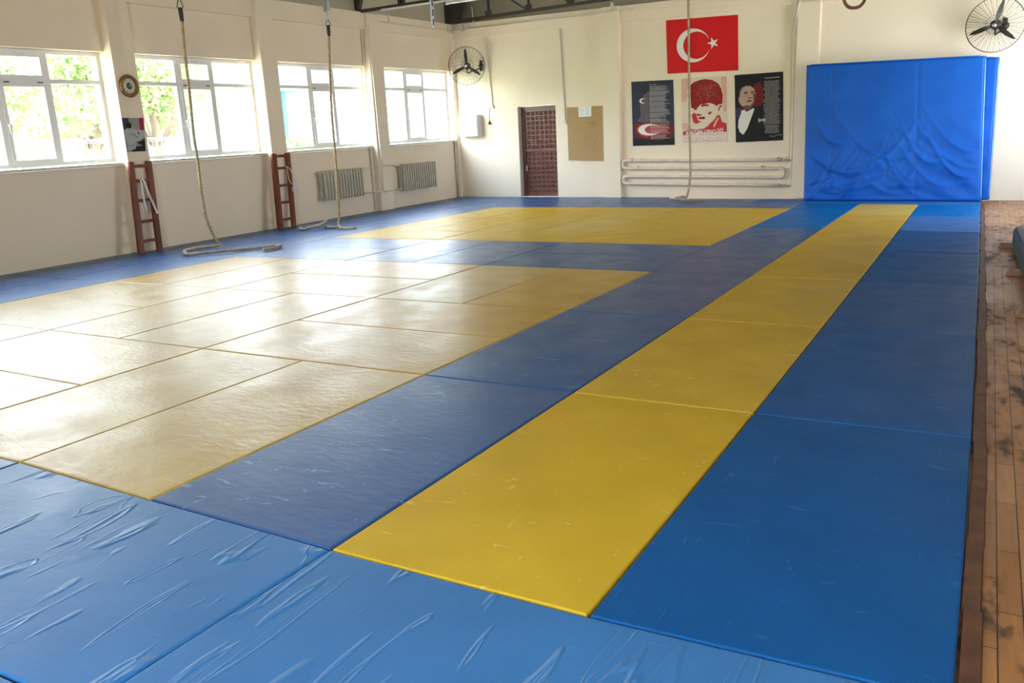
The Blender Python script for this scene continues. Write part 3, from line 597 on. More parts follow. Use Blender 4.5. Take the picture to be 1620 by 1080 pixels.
_, rp = ladder('red-brown wooden ladder with white belts hanging, leaning below the clock', (9.737, 9.650, 9.432, 9.340), (9.905, 9.805, 9.570, 9.480), (1.245, 1.035, .755, .455, .175), 0)
def ribbon(mb, pts, w, nrm=nL):
    pts = smooth(pts, .03); up = V((0, 0, 1)); o = len(mb.v)
    for i, p in enumerate(pts):
        d = (pts[min(i+1, len(pts)-1)]-pts[max(i-1, 0)]).normalized(); s = d.cross(nrm)
        s = s.normalized()*w/2 if s.length > 1e-3 else dL*w/2
        mb.v += [p-s, p+s, p+s+nrm*.004, p-s+nrm*.004]
    for i in range(len(pts)-1):
        for k in range(4): mb.f.append((o+4*i+k, o+4*i+(k+1) % 4, o+4*i+4+(k+1) % 4, o+4*i+4+k)); mb.sm.append(False)
s0, s1, n, zr = rp[1]
mb = MB(); ribbon(mb, [LR(9.58, n-.03, .90), LR(9.60, n-.025, zr), LR(9.58, n+.01, zr+.035), LR(9.565, n+.045, zr-.02), LR(9.54, n+.065, .85), LR(9.47, n+.085, .60), LR(9.455, n+.09, .545)], .035)
ribbon(mb, [LR(9.60, n+.005, zr+.03), LR(9.615, n+.04, zr-.03), LR(9.625, n+.05, .86), LR(9.64, n+.075, .70), LR(9.63, n+.09, .60)], .032)
tag(mb.build('white_belt', M['cloth']), 'white cotton belts slung over a rung of the ladder below the clock', 'belt')
_, rp = ladder('red-brown wooden ladder with a white cord, leaning on the pier between second and third windows', (6.789, 6.668, 6.415, 6.316), (6.967, 6.840, 6.605, 6.504), (1.265, 1.055, .755, .46, .165), 0)
s0, s1, n, zr = rp[1]
mb = MB(); mb.tube(smooth([LR(6.50, n+.01, zr+.03), LR(6.44, n+.05, zr-.02), LR(6.40, n+.075, .92), LR(6.385, n+.085, .80), LR(6.43, n+.09, .73), LR(6.47, n+.09, .68), LR(6.44, n+.09, .62)], .03), .008, 6)
mb.tube(smooth([LR(6.48, n+.01, zr+.03), LR(6.50, n+.05, zr-.05), LR(6.50, n+.06, .86), LR(6.47, n+.08, .78), LR(6.40, n+.09, .74), LR(6.34, n+.095, .68), LR(6.33, n+.10, .60), LR(6.37, n+.10, .57), LR(6.40, n+.09, .66), LR(6.42, n+.09, .75)], .03), .007, 6)
tag(mb.build('white_string', M['cloth']), 'knotted white string looped over the right rail of the second ladder', 'string')

# ------------------------------------------------------------------ clock, judo photograph on the first pier
ck = thing('wall_clock', LR(9.52, .152, 2.20), 'round wall clock with brown gilt rim on the pier between first and second windows', 'clock')
cc = LR(9.51, .151, 2.365)
mb = MB(); mb.lathe([(.155, 0), (.160, .02), (.150, .042), (.125, .045), (.108, .03), (.105, .018)], cc, nL, 40); mb.build('rim', M['gold'], ck)
mb = MB(); mb.lathe([(.108, .0), (.108, .02), (0, .021)], cc, nL, 40); dial = mb.build('dial', M['dial'], ck)
mb = MB(); mb.lathe([(.048, .0), (.048, .023), (0, .024)], cc, nL, 30); mb.build('emblem', M['dialgreen'], dial)
mb = MB()
for k in range(12):
    a = k*PI/6; v = dL*math.sin(a)+V((0, 0, math.cos(a))); mb.bar(cc+nL*.023+v*.080, cc+nL*.023+v*.096, .006, .002, up=nL)
mb.build('hour_marks', M['fanblack'], dial)
mb = MB(); mb.bar(cc+nL*.027, cc+nL*.027+V((0, 0, .04))+dL*(-.03), .007, .002, up=nL); mb.bar(cc+nL*.029, cc+nL*.029+dL*(-.068)+V((0, 0, -.01)), .005, .002, up=nL); mb.build('hands', M['print_white'], ck)

class Sheet:
    """flat print: a,b in 0..1 between four wall points (bottom left, bottom right, top right, top left)"""
    def __init__(s, bl, br, tr, tl, n, px=None): s.c = [V(q) for q in (bl, br, tr, tl)]; s.n = V(n); s.px = px
    def p(s, a, b, h=0):
        bl, br, tr, tl = s.c; return (bl*(1-a)+br*a)*(1-b)+(tl*(1-a)+tr*a)*b+s.n*h
    def q(s, pts, h):
        x0, y0, x1, y1 = s.px; return [s.p((x-x0)/(x1-x0), 1-(y-y0)/(y1-y0), h) for x, y in pts]
    def paper(s, mb, th=.003): return mb.prism([s.p(0, 0), s.p(1, 0), s.p(1, 1), s.p(0, 1)], [s.p(0, 0, th), s.p(1, 0, th), s.p(1, 1, th), s.p(0, 1, th)])
def shape(sheet, name, pts, m, h, parent):
    mb = MB(); n = len(pts); lo = sheet.q(pts, h-.0006); hi = sheet.q(pts, h)
    for ring in (hi,): mb.poly(ring)
    for i in range(n): mb.add([lo[i], lo[(i+1) % n], hi[(i+1) % n], hi[i]], [(0, 1, 2, 3)])
    o = mb.build(name, m, parent)
    bm = bmesh.new(); bm.from_mesh(o.data); bmesh.ops.triangulate(bm, faces=[f for f in bm.faces if len(f.verts) > 4]); bm.to_mesh(o.data); bm.free(); return o
def text(sheet, name, s, a0, b0, a1, b1, m, h, parent, bold=0.0):
    cu = bpy.data.curves.new(name, 'FONT'); cu.body = s; cu.size = 1; cu.offset = bold; cu.resolution_u = 3
    to = bpy.data.objects.new('t', cu); COL.objects.link(to); me = bpy.data.meshes.new_from_object(to.evaluated_get(bpy.context.evaluated_depsgraph_get())); bpy.data.objects.remove(to)
    xs = [v.co.x for v in me.vertices]; ys = [v.co.y for v in me.vertices]; X0, X1, Y0, Y1 = min(xs), max(xs), min(ys), max(ys); org = wloc(parent)
    for v in me.vertices:
        a = a0+(a1-a0)*(v.co.x-X0)/(X1-X0); b = b0+(b1-b0)*(v.co.y-Y0)/(Y1-Y0); v.co = sheet.p(a, b, h)-org
    me.materials.clear(); me.materials.append(m); me.name = name
    o = bpy.data.objects.new(name, me); COL.objects.link(o); o.parent = parent; return o
def textlines(sheet, name, x0, x1, rows, m, h, parent, seed, just='l', hgt=5):
    r = random.Random(seed); mb = MB()
    for y in rows:
        w = (x1-x0)*r.uniform(.72, 1.0); xa_ = x0 if just == 'l' else (x0+x1-w)/2; x = xa_
        while x < xa_+w-4:
            ln = min(r.uniform(14, 42), xa_+w-x); mb.poly(sheet.q([(x, y+hgt), (x+ln, y+hgt), (x+ln, y), (x, y)], h)); x += ln+6
    return mb.build(name, m, parent)

jp = thing('judo_photograph', LR(9.54, .152, 1.45), 'judo photograph of two people in white suits, pinned under the clock', 'photograph')
S = Sheet(LR(9.70, .152, 1.452), LR(9.38, .152, 1.450), LR(9.335, .152, 1.925), LR(9.70, .152, 1.925), nL, (160, 455, 515, 975))
mb = MB(); S.paper(mb); mb.build('print', M['wallgrey'], jp)
h = .0040
for nm, pts, m in (('backdrop', [(160, 455), (262, 455), (262, 620), (160, 640)], 'purple'), ('backdrop', [(435, 455), (515, 455), (515, 680), (440, 640)], 'crimson'), ('table', [(250, 905), (515, 880), (515, 975), (250, 975)], 'pblack')): shape(S, nm, pts, M[m], h, jp)
h += .0008
for nm, pts, m in (('white_suit', [(170, 640), (235, 600), (330, 630), (430, 640), (515, 650), (515, 800), (400, 830), (330, 880), (200, 900), (165, 780)], 'gi'), ('white_suit', [(180, 880), (330, 860), (330, 930), (180, 960)], 'gi'), ('black_belt', [(340, 830), (430, 800), (515, 760), (515, 900), (400, 860)], 'pblack')): shape(S, nm, pts, M[m], h, jp)
h += .0008
for nm, pts, m in (('head', [(205, 590), (215, 540), (260, 520), (295, 545), (300, 600), (250, 620)], 'pblack'), ('head', [(345, 600), (350, 555), (385, 540), (415, 580), (410, 640), (365, 640)], 'hair'), ('face', [(298, 560), (325, 570), (330, 610), (300, 625)], 'skin'), ('face', [(345, 575), (365, 570), (370, 630), (345, 615)], 'skin'), ('collar', [(385, 660), (400, 665), (425, 710), (405, 715)], 'pblack'), ('sleeve_fold', [(240, 690), (330, 700), (400, 760), (390, 775), (310, 725), (240, 705)], 'wallgrey')): shape(S, nm, pts, M[m], h, jp)

# ------------------------------------------------------------------ radiators and pipes on the window wall
def radiator(label, s0, s1, z0, z1, n):
    root = thing('cast_radiator', LR((s0+s1)/2, .12, z0), label, 'radiator', 'window wall radiators')
    p = (s1-s0)/n
    for k in range(n):
        a = s0+k*p+p*.26; b = s0+(k+1)*p-p*.26; mb = MB(); r = .03
        for n0, n1 in ((.05, .085), (.16, .195)): mb.box((a, n0, z0+r), (b, n1, z1-r), LR)
        mb.box((a, .05, z0), (b, .195, z0+r*1.5), LR); mb.box((a, .05, z1-r*1.5), (b, .195, z1), LR); mb.build('radiator_section', M['rad'], root, bevel=.006)
    mb = MB(); mb.box((s0+.01, .095, z0+.05), (s1-.01, .125, z1-.05), LR); mb.build('water_channel', M['radside'], root)
    mb = MB()
    for zz in (z0+.06, z1-.06): mb.tube([LR(s1-.01, .12, zz), LR(s1+.03, .12, zz)], .03, 10)
    mb.build('end_plug', M['radside'], root)
    mb = MB()
    for s in (s0+.2, s1-.2):
        for zz in (z0+.08, z1-.1): mb.box((s-.015, 0, zz), (s+.015, .06, zz+.03), LR)
    mb.build('wall_bracket', M['truss'], root)
radiator('cream sectional radiator under the third window, behind the second rope', 4.17, 5.44, .375, .935, 14)
radiator('cream sectional radiator under the last window before the corner', 1.345, 2.735, .35, .93, 16)
hp = thing('heating_pipework', LR(3.55, .2, .3), 'cream heating pipes beside the last pier linking the two radiators', 'pipes')
def pipe(pts, r, parent, f, name='pipe', m='pipe'):
    mb = MB(); mb.tube(smooth([f(*p) for p in pts], .05), r, 10); return mb.build(name, M[m], parent)
pipe([(3.615, .03, 3.72), (3.615, .03, .98), (3.62, .05, .93), (3.70, .08, .92), (4.0, .10, .90), (4.17, .12, .88)], .016, hp, LR)
pipe([(3.60, .19, 3.70), (3.55, .19, 2.4), (3.53, .19, 1.4), (3.50, .19, .98), (3.44, .19, .945), (3.2, .17, .94), (2.735, .12, .90)], .014, hp, LR)
pipe([(3.50, .19, .96), (3.52, .185, .44), (3.40, .18, .405), (3.2, .15, .40), (2.735, .12, .40)], .014, hp, LR)
pipe([(3.50, .19, .43), (3.62, .18, .41), (3.9, .15, .42), (4.17, .12, .43)], .014, hp, LR)
pipe([(3.66, .04, 1.33), (3.64, .05, .03)], .022, hp, LR)
for s, zz in ((4.13, .885), (4.13, .43), (2.78, .90), (2.78, .40)):
    mb = MB(); mb.lathe([(0, -.02), (.022, -.02), (.022, .02), (0, .02)], LR(s, .12, zz), dL, 10); mb.build('valve', M['radside'], hp)
cp = MB(); cp.tube([LR(.16, .035, .002), LR(.16, .035, SILL)], .02, 10); cp.tube([LR(.16, .035, SILL), LR(.16, .035, 1.55)], .012, 8)
tag(cp.build('corner_pipe', M['rad']), 'thin upright pipe in the far left corner under the window sill', 'pipe')
# run of pipe along the band beams and its hangers
rp_ = thing('beam_pipe', LR(1.5, .12, 3.85), 'thin cream pipe running under the eaves around the far left corner', 'pipe')
pipe([(3.2, .16, 3.82), (3.0, .12, 3.84), (1.5, .12, 3.87), (.25, .12, 3.90), (.14, .14, 3.90)], .016, rp_, LR)
pipe([(.14, .12, 3.90), (.4, .10, 3.90), (2.2, .10, 3.875), (4.3, .17, 3.85), (4.9, .17, 3.845)], .014, rp_, BR)
for f, s, n in ((LR, 2.7, .10), (LR, .25, .1), (BR, .10, .12), (BR, .40, .10), (BR, .55, .09), (BR, 4.38, .16)):
    mb = MB(); mb.box((s, n-.05, 3.86), (s+.045, n+.02, 4.02), f); mb.build('pipe_hanger', M['pipe'], rp_)
cl = MB()
cl.tube([BR(.72, .06, 4.4), BR(.745, .06, 4.0)], .014, 8); tag(cl.build('conduit', M['pipe']), 'short cream conduit rising from the beam above the left fan', 'conduit')

# ------------------------------------------------------------------ far wall fittings
bx = thing('electric_cabinet', BR(.52, .1, 1.44), 'white two-door electric cabinet on the far wall beside the corner', 'cabinet')
mb = MB(); mb.box((.24, 0, 1.45), (.80, .19, 1.95), BR); mb.build('body', M['white'], bx, bevel=.006)
for a, b in ((.255, .515), (.525, .785)):
    mb = MB(); mb.box((a, .19, 1.465), (b, .203, 1.935), BR); mb.build('door', M['white'], bx, bevel=.004)
cd = thing('cable_conduit', BR(1.12, .03, 2.05), 'cream upright conduit with socket and dangling black plug, right of left fan', 'conduit')
mb = MB(); mb.box((-.016, 0, 0), (.016, .03, 1), lambda x, y, z: BR(1.01*z+1.135*(1-z)+x, y, 2.13*(1-z)+4.02*z)); mb.build('conduit_run', M['pipe'], cd)
mb = MB(); mb.box((1.10, 0, 2.07), (1.175, .045, 2.145), BR); mb.build('socket', M['white'], cd, bevel=.005)
mb = MB(); mb.tube(smooth([BR(1.11, .05, 2.09), BR(1.075, .055, 2.05), BR(1.045, .03, 1.9), BR(1.04, .03, 1.78)], .03), .006, 8); mb.build('cord', M['black'], cd)
mb = MB(); mb.lathe([(.008, .05), (.022, .02), (.026, -.03), (0, -.03)], BR(1.04, .035, 1.74), (0, 0, 1), 12); mb.build('plug', M['black'], cd)
cd = thing('cable_conduit', BR(3.15, .03, 1.62), 'thin upright conduit ending in a switch beside the cork board', 'conduit')
mb = MB(); mb.box((-.014, 0, 0), (.014, .025, 1), lambda x, y, z: BR(3.05*z+3.13*(1-z)+x, y, 1.70*(1-z)+3.70*z)); mb.build('conduit_run', M['jamb'], cd)
mb = MB(); mb.box((3.098, 0, 1.625), (3.155, .04, 1.70), BR); mb.build('switch', M['white'], cd, bevel=.005)

# door: deep jamb, steel frame, leaf pressed into a grid of pyramids
D0, D1 = 1.90, 2.85
fr = MB(); nn = -.16
fr.box((DT0+.01, nn-.05, 0.002), (D0+.03, nn+.03, DZ-.005), BR); fr.box((D1-.025, nn-.05, 0.002), (DT1-.003, nn+.03, DZ-.005), BR); fr.box((D0+.03, nn-.05, DZ-.07), (D1-.025, nn+.03, DZ-.005), BR)
dr = struct('door_1', fr, M['door'])
lf = MB(); lf.box((D0+.03, nn-.04, -.04), (D1-.025, nn, DZ-.07), BR); lo = lf.build('door_leaf', M['door'], dr)
pan = MB(); x0, x1 = D0+.065, D1-.05
def pyramids(z0, z1, rows, cols=7):
    cw = (x1-x0)/cols; ch = (z1-z0)/rows
    for r in range(rows):
        for c_ in range(cols):
            a = x0+c_*cw+.010; b = x0+(c_+1)*cw-.010; c = z0+r*ch+.010; d = z0+(r+1)*ch-.010
            pan.add([BR(a, nn, c), BR(b, nn, c), BR(b, nn, d), BR(a, nn, d), BR((a+b)/2, nn+.036, (c+d)/2)], [(0, 1, 4), (1, 2, 4), (2, 3, 4), (3, 0, 4)])
pyramids(1.10, 1.955, 8); pyramids(.10, 1.045, 9)
pan.build('pressed_panel', M['door'], lo)
mb = MB(); mb.box((D0+.035, nn, 1.052), (D1-.03, nn+.022, 1.09), BR); mb.build('cross_rail', M['door'], lo)
mb = MB(); mb.bar(BR(D0+.05, nn+.03, .72), BR(D0+.05, nn+.03, .60), .02, .02); mb.build('handle', M['white'], lo)
jb = MB(); jb.box((DT0+.001, -.13, .002), (DT0+.014, -.001, DZ-.004), BR); struct('trim_3', jb, M['jamb'])
th = MB(); th.box((DT0+.002, -.31, FLOOR), (DT1-.002, -.002, .012), BR); struct('trim_4', th, M['ledge'])

# cork board and note
cb = thing('cork_board', BR(3.63, .01, .80), 'pale cork notice board in a thin metal frame, right of the brown door', 'notice board')
S = Sheet(BR(3.18, .003, .822), BR(4.085, .003, .785), BR(4.07, .003, 1.97), BR(3.17, .003, 1.98), nB)
mb = MB(); S.paper(mb, .012); mb.build('cork', M['cork'], cb)
mb = MB(); q = [S.p(0, 0, .006), S.p(1, 0, .006), S.p(1, 1, .006), S.p(0, 1, .006)]
for i in range(4): mb.bar(q[i], q[(i+1) % 4], .012, .013, up=nB)
mb.build('frame', M['jamb'], cb)
mb = MB(); r = random.Random(4)
for i in range(46):
    a, b = r.uniform(.45, .8), r.uniform(.2, .42)
    mb.bar(S.p(a, b, .013), S.p(a+r.uniform(-.02, .02), b+r.uniform(-.012, .012), .013), .004, .0012, up=nB)
for a0, b0, a1, b1 in ((.56, .70, .68, .675), (.68, .70, .80, .64), (.62, .72, .80, .70), (.66, .66, .78, .71)): mb.bar(S.p(a0, b0, .013), S.p(a1, b1, .013), .006, .0012, up=nB)
mb.build('scratches', M['door'], cb)
nt = thing('paper_notice', BR(3.62, .016, 1.76), 'white paper notice pinned at the top of the cork board', 'notice')
S2 = Sheet(BR(3.47, .0155, 1.762), BR(3.79, .0155, 1.762), BR(3.79, .0155, 1.978), BR(3.46, .0155, 1.978), nB, (0, 0, 200, 140))
mb = MB(); S2.paper(mb, .0015); mb.build('sheet', M['paper'], nt)
textlines(S2, 'print', 20, 95, range(20, 125, 9), M['textgrey'], .0019, nt, 2, hgt=3); textlines(S2, 'print', 108, 185, range(20, 125, 9), M['textgrey'], .0019, nt, 3, hgt=3)

# flag
fg = thing('turkish_flag', BR(6.3, .01, 2.45), 'red flag with white crescent and star on the far wall', 'flag')
S = Sheet(BR(5.585, .004, 2.52), BR(7.075, .004, 2.47), BR(7.045, .004, 3.50), BR(5.55, .004, 3.56), nB, (463, 137, 1021, 560))
mb = MB(); S.paper(mb, .004); mb.build('cloth', M['red'], fg)
def arc(cx, cy, r, a0, a1, n=40): return [(cx+r*math.cos(a0+(a1-a0)*i/n), cy+r*math.sin(a0+(a1-a0)*i/n)) for i in range(n+1)]
def crescent(cx, cy, R, dx, r, sy=1.0, rot=0.0):
    x = (dx*dx+R*R-r*r)/(2*dx); y = math.sqrt(max(R*R-x*x, 0)); A = math.atan2(y, x); B = math.atan2(y, x-dx)
    pts = arc(0, 0, R, A, 2*PI-A)+arc(dx, 0, r, 2*PI-B, B)[1:-1]
    return [(cx+p*math.cos(rot)-q*math.sin(rot), cy+(p*math.sin(rot)+q*math.cos(rot))*sy) for p, q in pts]
def band(sheet, name, pts, m, h, parent):       # crescent as quads between its two arcs
    mb = MB(); n = len(pts); P = sheet.q(pts, h); k = n//2+1
    outer = P[:41]; inner = [P[0]]+P[:40:-1]; inner = inner+[P[40]]
    m_ = min(len(outer), len(inner))
    for i in range(m_-1): mb.poly([outer[i], outer[i+1], inner[i+1], inner[i]])
    return mb.build(name, m, parent)
band(S, 'crescent', crescent(676, 348, 132, 27, 106), M['print_white'], .0052, fg)
cx, cy, r = 832, 338, 47
shape(S, 'star', [(cx+(r if i % 2 == 0 else r*.382)*math.cos(PI+i*PI/5), cy+(r if i % 2 == 0 else r*.382)*math.sin(PI+i*PI/5)) for i in range(10)], M['print_white'], .0056, fg)

# poster with crescent moons and verse
ps = thing('verse_poster', BR(5.3, .01, 1.08), 'dark poster with glowing crescent moon and verses, left of the portraits', 'poster', None)
S = Sheet(BR(4.785, .004, 1.09), BR(5.745, .004, 1.085), BR(5.71, .004, 2.392), BR(4.76, .004, 2.42), nB, (82, 60, 690, 1000))
mb = MB(); S.paper(mb); mb.build('sheet', M['navy'], ps)
shape(S, 'clouds', [(200, 420), (260, 260), (350, 200), (480, 150), (600, 220), (560, 420), (620, 540), (480, 560), (500, 650), (250, 660), (150, 640), (210, 560)], M['pgrey'], .0036, ps)
shape(S, 'ground', [(82, 885), (300, 905), (690, 890), (690, 1000), (82, 1000)], M['pblack'], .0036, ps)
shape(S, 'red_sky', [(90, 700), (170, 668), (350, 655), (560, 665), (690, 720), (690, 800), (640, 880), (480, 925), (250, 900), (130, 850)], M['glowred'], .0041, ps)
shape(S, 'red_glow', [(140, 760), (180, 690), (300, 672), (420, 690), (560, 730), (640, 760), (520, 800), (420, 850), (280, 875), (190, 840)], M['lightred'], .0046, ps)
band(S, 'crescent', crescent(330, 765, 162, 52, 118, .52), M['print_white'], .0052, ps)
band(S, 'crescent', crescent(246, 343, 50, 17, 38, .78), M['print_white'], .0044, ps)
rows = [y for st in (135, 215, 293, 372, 448, 530, 612, 690, 768, 845) for y in (st, st+17, st+34, st+51)]
textlines(S, 'verses', 348, 640, rows, M['textgrey'], .0056, ps, 8, hgt=6)
text(S, 'heading', 'İSTİKLAL MARŞI', .44, .935, .60, .95, M['print_white'], .0056, ps)

# portrait poster in red tones
ps = thing('portrait_poster', BR(6.4, .01, 1.08), 'red and white poster of a person in a fur hat, with large lettering', 'poster')
S = Sheet(BR(5.915, .004, 1.10), BR(6.875, .004, 1.10), BR(6.835, .004, 2.385), BR(5.885, .004, 2.41), nB, (75, 60, 715, 1000))
mb = MB(); S.paper(mb); mb.build('sheet', M['pbeige'], ps)
for pts in ([(75, 75), (230, 70), (200, 180), (150, 250), (170, 320), (130, 400), (75, 400)], [(640, 70), (715, 65), (715, 560), (665, 560), (660, 330)], [(75, 700), (150, 700), (190, 740), (180, 800), (75, 790)]): shape(S, 'background', pts, M['pink'], .0036, ps)
shape(S, 'coat', [(400, 790), (450, 740), (520, 690), (590, 600), (625, 620), (645, 700), (712, 735), (712, 850), (600, 840), (500, 850), (300, 840), (90, 880), (85, 830), (180, 790), (280, 800)], M['mred'], .0040, ps)
shape(S, 'face', [(215, 480), (310, 460), (340, 430), (470, 425), (560, 470), (600, 470), (590, 560), (565, 640), (500, 700), (440, 765), (360, 780), (300, 760), (255, 700), (225, 600)], M['pbeige'], .0045, ps)
shape(S, 'ear', [(572, 480), (600, 455), (645, 458), (658, 500), (640, 560), (610, 592), (582, 575)], M['pbeige'], .0049, ps)
shape(S, 'shadow', [(218, 590), (262, 555), (285, 590), (300, 640), (330, 700), (280, 720), (240, 690)], M['mred'], .0050, ps)
shape(S, 'fur_hat', [(208, 160), (260, 125), (340, 100), (420, 90), (520, 108), (600, 160), (640, 230), (662, 330), (656, 450), (600, 455), (575, 478), (540, 450), (470, 428), (400, 440), (345, 445), (310, 490), (260, 505), (215, 485), (205, 330)], M['dred'], .0050, ps)
mb = MB(); r = random.Random(11)
for i in range(150):
    x = r.gauss(430, 90); y = r.gauss(260, 75)
    if 230 < x < 640 and 120 < y < 420: d = r.uniform(2, 5); mb.poly(S.q([(x-d, y), (x, y+d), (x+d, y), (x, y-d)], .0054))
mb.build('snow_flecks', M['pink'], ps)
for nm, pts, m in (('brow', [(352, 452), (400, 440), (475, 455), (450, 475), (400, 470), (365, 482)], 'dred'), ('eye', [(250, 505), (300, 498), (296, 518), (258, 520)], 'dred'), ('nose_shadow', [(288, 570), (340, 583), (368, 590), (360, 605), (318, 612), (290, 600)], 'mred'), ('moustache', [(310, 628), (400, 618), (412, 635), (405, 655), (350, 655), (320, 650)], 'dred'), ('mouth', [(300, 680), (350, 678), (348, 694), (312, 700)], 'mred'), ('cheek', [(450, 572), (480, 552), (508, 556), (500, 580), (470, 596), (452, 590)], 'mred'), ('ear_fold', [(600, 510), (620, 470), (650, 468), (645, 490), (620, 500), (615, 545), (598, 550)], 'dred'), ('collar', [(520, 760), (560, 680), (590, 640), (610, 650), (570, 720), (545, 780)], 'pink')): shape(S, nm, pts, M[m], .0055, ps)
shape(S, 'lower_band', [(78, 905), (300, 895), (560, 880), (712, 850), (712, 990), (85, 998)], M['pbeige'], .0048, ps)
text(S, 'lettering', 'ATATÜRK GENÇLİĞİ', .08, .115, .93, .222, M['mred'], .0056, ps, bold=.05)
text(S, 'lettering', 'ATATÜRK GENÇLİĞİ', .08, .12, .925, .225, M['paper'], .0062, ps, bold=.022)
text(S, 'lettering', 'GÖREV BAŞINDA', .03, .012, .93, .112, M['mred'], .0056, ps, bold=.05)
text(S, 'lettering', 'GÖREV BAŞINDA', .03, .018, .925, .115, M['paper'], .0062, ps, bold=.022)

# black poster with portrait and long text
ps = thing('speech_poster', BR(7.55, .01, 1.08), 'black poster of a person in evening dress beside long text', 'poster')
S = Sheet(BR(7.055, .004, 1.09), BR(7.995, .004, 1.10), BR(7.95, .004, 2.378), BR(7.00, .004, 2.385), nB, (72, 60, 758, 1020))
mb = MB(); S.paper(mb); mb.build('sheet', M['pblack'], ps)
shape(S, 'red_background', [(350, 210), (430, 180), (480, 260), (490, 440), (440, 520), (350, 520)], M['glowred'], .0036, ps)
shape(S, 'dark_background', [(75, 540), (160, 520), (180, 560), (150, 640), (75, 680)], M['purple'], .0036, ps)
shape(S, 'face', [(165, 290), (190, 245), (240, 222), (300, 228), (345, 260), (372, 330), (368, 420), (345, 490), (300, 535), (250, 575), (205, 555), (168, 500), (145, 468), (128, 430), (126, 385), (140, 375), (148, 330)], M['skin'], .0042, ps)
shape(S, 'jaw_shadow', [(172, 505), (225, 500), (300, 500), (350, 440), (368, 420), (345, 495), (300, 540), (250, 580), (205, 560)], M['skind'], .0046, ps)
shape(S, 'cheek_shadow', [(335, 350), (374, 330), (370, 425), (345, 460), (338, 400)], M['skind'], .0046, ps)
shape(S, 'hair', [(140, 340), (150, 285), (185, 240), (240, 220), (215, 245), (180, 285), (165, 340), (150, 380), (134, 380)], M['hair'], .0047, ps)
for nm, pts, m in (('brow', [(200, 310), (250, 300), (262, 312), (210, 325)], 'pblack'), ('brow', [(300, 305), (355, 303), (362, 318), (305, 318)], 'pblack'), ('eye', [(212, 326), (255, 320), (252, 340), (222, 342)], 'skind'), ('eye', [(310, 325), (352, 325), (345, 342), (315, 340)], 'skind'), ('nose', [(262, 375), (285, 390), (322, 385), (315, 400), (270, 404)], 'skind'), ('mouth', [(235, 440), (290, 425), (335, 440), (300, 446), (245, 450)], 'pblack')): shape(S, nm, pts, M[m], .0051, ps)
shape(S, 'shirt', [(165, 565), (205, 560), (240, 590), (300, 560), (342, 540), (352, 560), (305, 680), (245, 830), (185, 915), (135, 875), (110, 800), (118, 700), (158, 610)], M['print_white'], .0051, ps)
shape(S, 'pocket_square', [(405, 705), (422, 688), (440, 708), (510, 690), (508, 738), (450, 732), (408, 752)], M['green'], .0042, ps)
textlines(S, 'speech', 478, 722, list(range(176, 775, 18))+[795], M['textgrey'], .0056, ps, 9, just='c', hgt=6)
textlines(S, 'speech', 482, 718, list(range(812, 905, 18)), M['textgrey'], .0056, ps, 10, just='c', hgt=6)
text(S, 'heading', 'GENÇLİĞE HİTABE', .63, .915, .93, .935, M['print_white'], .0056, ps, bold=.01)
mb = MB(); mb.tube(S.q([(565, 965), (575, 935), (590, 960), (600, 940), (610, 965), (625, 950), (640, 970), (650, 935), (660, 945), (690, 938), (715, 945), (728, 930), (735, 955)], .0045), .004, 5); mb.build('signature', M['textgrey'], ps)

# serpentine pipe heater
sh = thing('pipe_heater', BR(6.4, .1, .28), 'cream serpentine pipe heater low on the far wall below the posters', 'heater')
def zz(t, z0): return z0*(1-.0065*(t-4.6)*2.2)
X0, X1 = 4.66, 8.0
lv = [.79, .625, .455, .300]
def sp(t, n, z): return BR(t, n, z-(t-4.6)*.0175)
pts = [(8.02, lv[0]), (X0+.03, lv[0])]
ar = []
for i in range(9): a = PI/2+PI*i/8; ar.append((X0+.0+.085*math.cos(a), (lv[0]+lv[1])/2+.083*math.sin(a)))
path = [(8.0, lv[0])]+ar+[(X1-.05, lv[1])]
for i in range(9): a = PI/2-PI*i/8; path.append((X1-.02+.085*math.cos(a), (lv[1]+lv[2])/2+.085*math.sin(a)))
path.append((X0+.03, lv[2]))
for i in range(9): a = PI/2+PI*i/8; path.append((X0+.0+.078*math.cos(a), (lv[2]+lv[3])/2+.078*math.sin(a)))
path.append((8.02, lv[3]))
mb = MB(); fine = []
for i in range(len(path)-1):
    a, b = path[i], path[i+1]; n = max(1, int(abs(b[0]-a[0])/.3)); fine += [(a[0]+(b[0]-a[0])*k/n, a[1]+(b[1]-a[1])*k/n) for k in range(n)]
fine.append(path[-1]); mb.tube([sp(t, .085, z_) for t, z_ in fine], .033, 14); mb.build('pipe_coil', M['pipe'], sh)
for zz_ in (lv[0], lv[3]):
    mb = MB(); mb.tube([sp(8.0, .085, zz_), sp(8.19, .085, zz_-.004)], .016, 10); mb.tube([sp(8.03, .085, zz_), sp(8.07, .085, zz_)], .026, 10); mb.tube([sp(8.10, .085, zz_), sp(8.10, .085, zz_+.06)], .009, 8); mb.build('valve', M['rad'], sh)
mb = MB()
for t, z_ in ((4.78, lv[0]), (5.0, lv[0]), (4.92, lv[1]), (7.9, lv[0]), (7.6, lv[1])): mb.box((t, 0, z_-.02-(t-4.6)*.0175), (t+.02, .13, z_+.05-(t-4.6)*.0175), BR)
mb.build('wall_bracket', M['pipe'], sh)
rs = thing('riser_pipes', BR(8.18, .1, .25), 'pair of cream riser pipes beside the blue crash mats', 'pipes')
pipe([(8.20, .085, .22), (8.19, .085, .45), (8.19, .085, 1.3), (8.165, .085, 2.9), (8.16, .085, 3.15), (8.20, .11, 3.4), (8.28, .13, 3.75), (8.34, .13, 4.3)], .015, rs, BR)
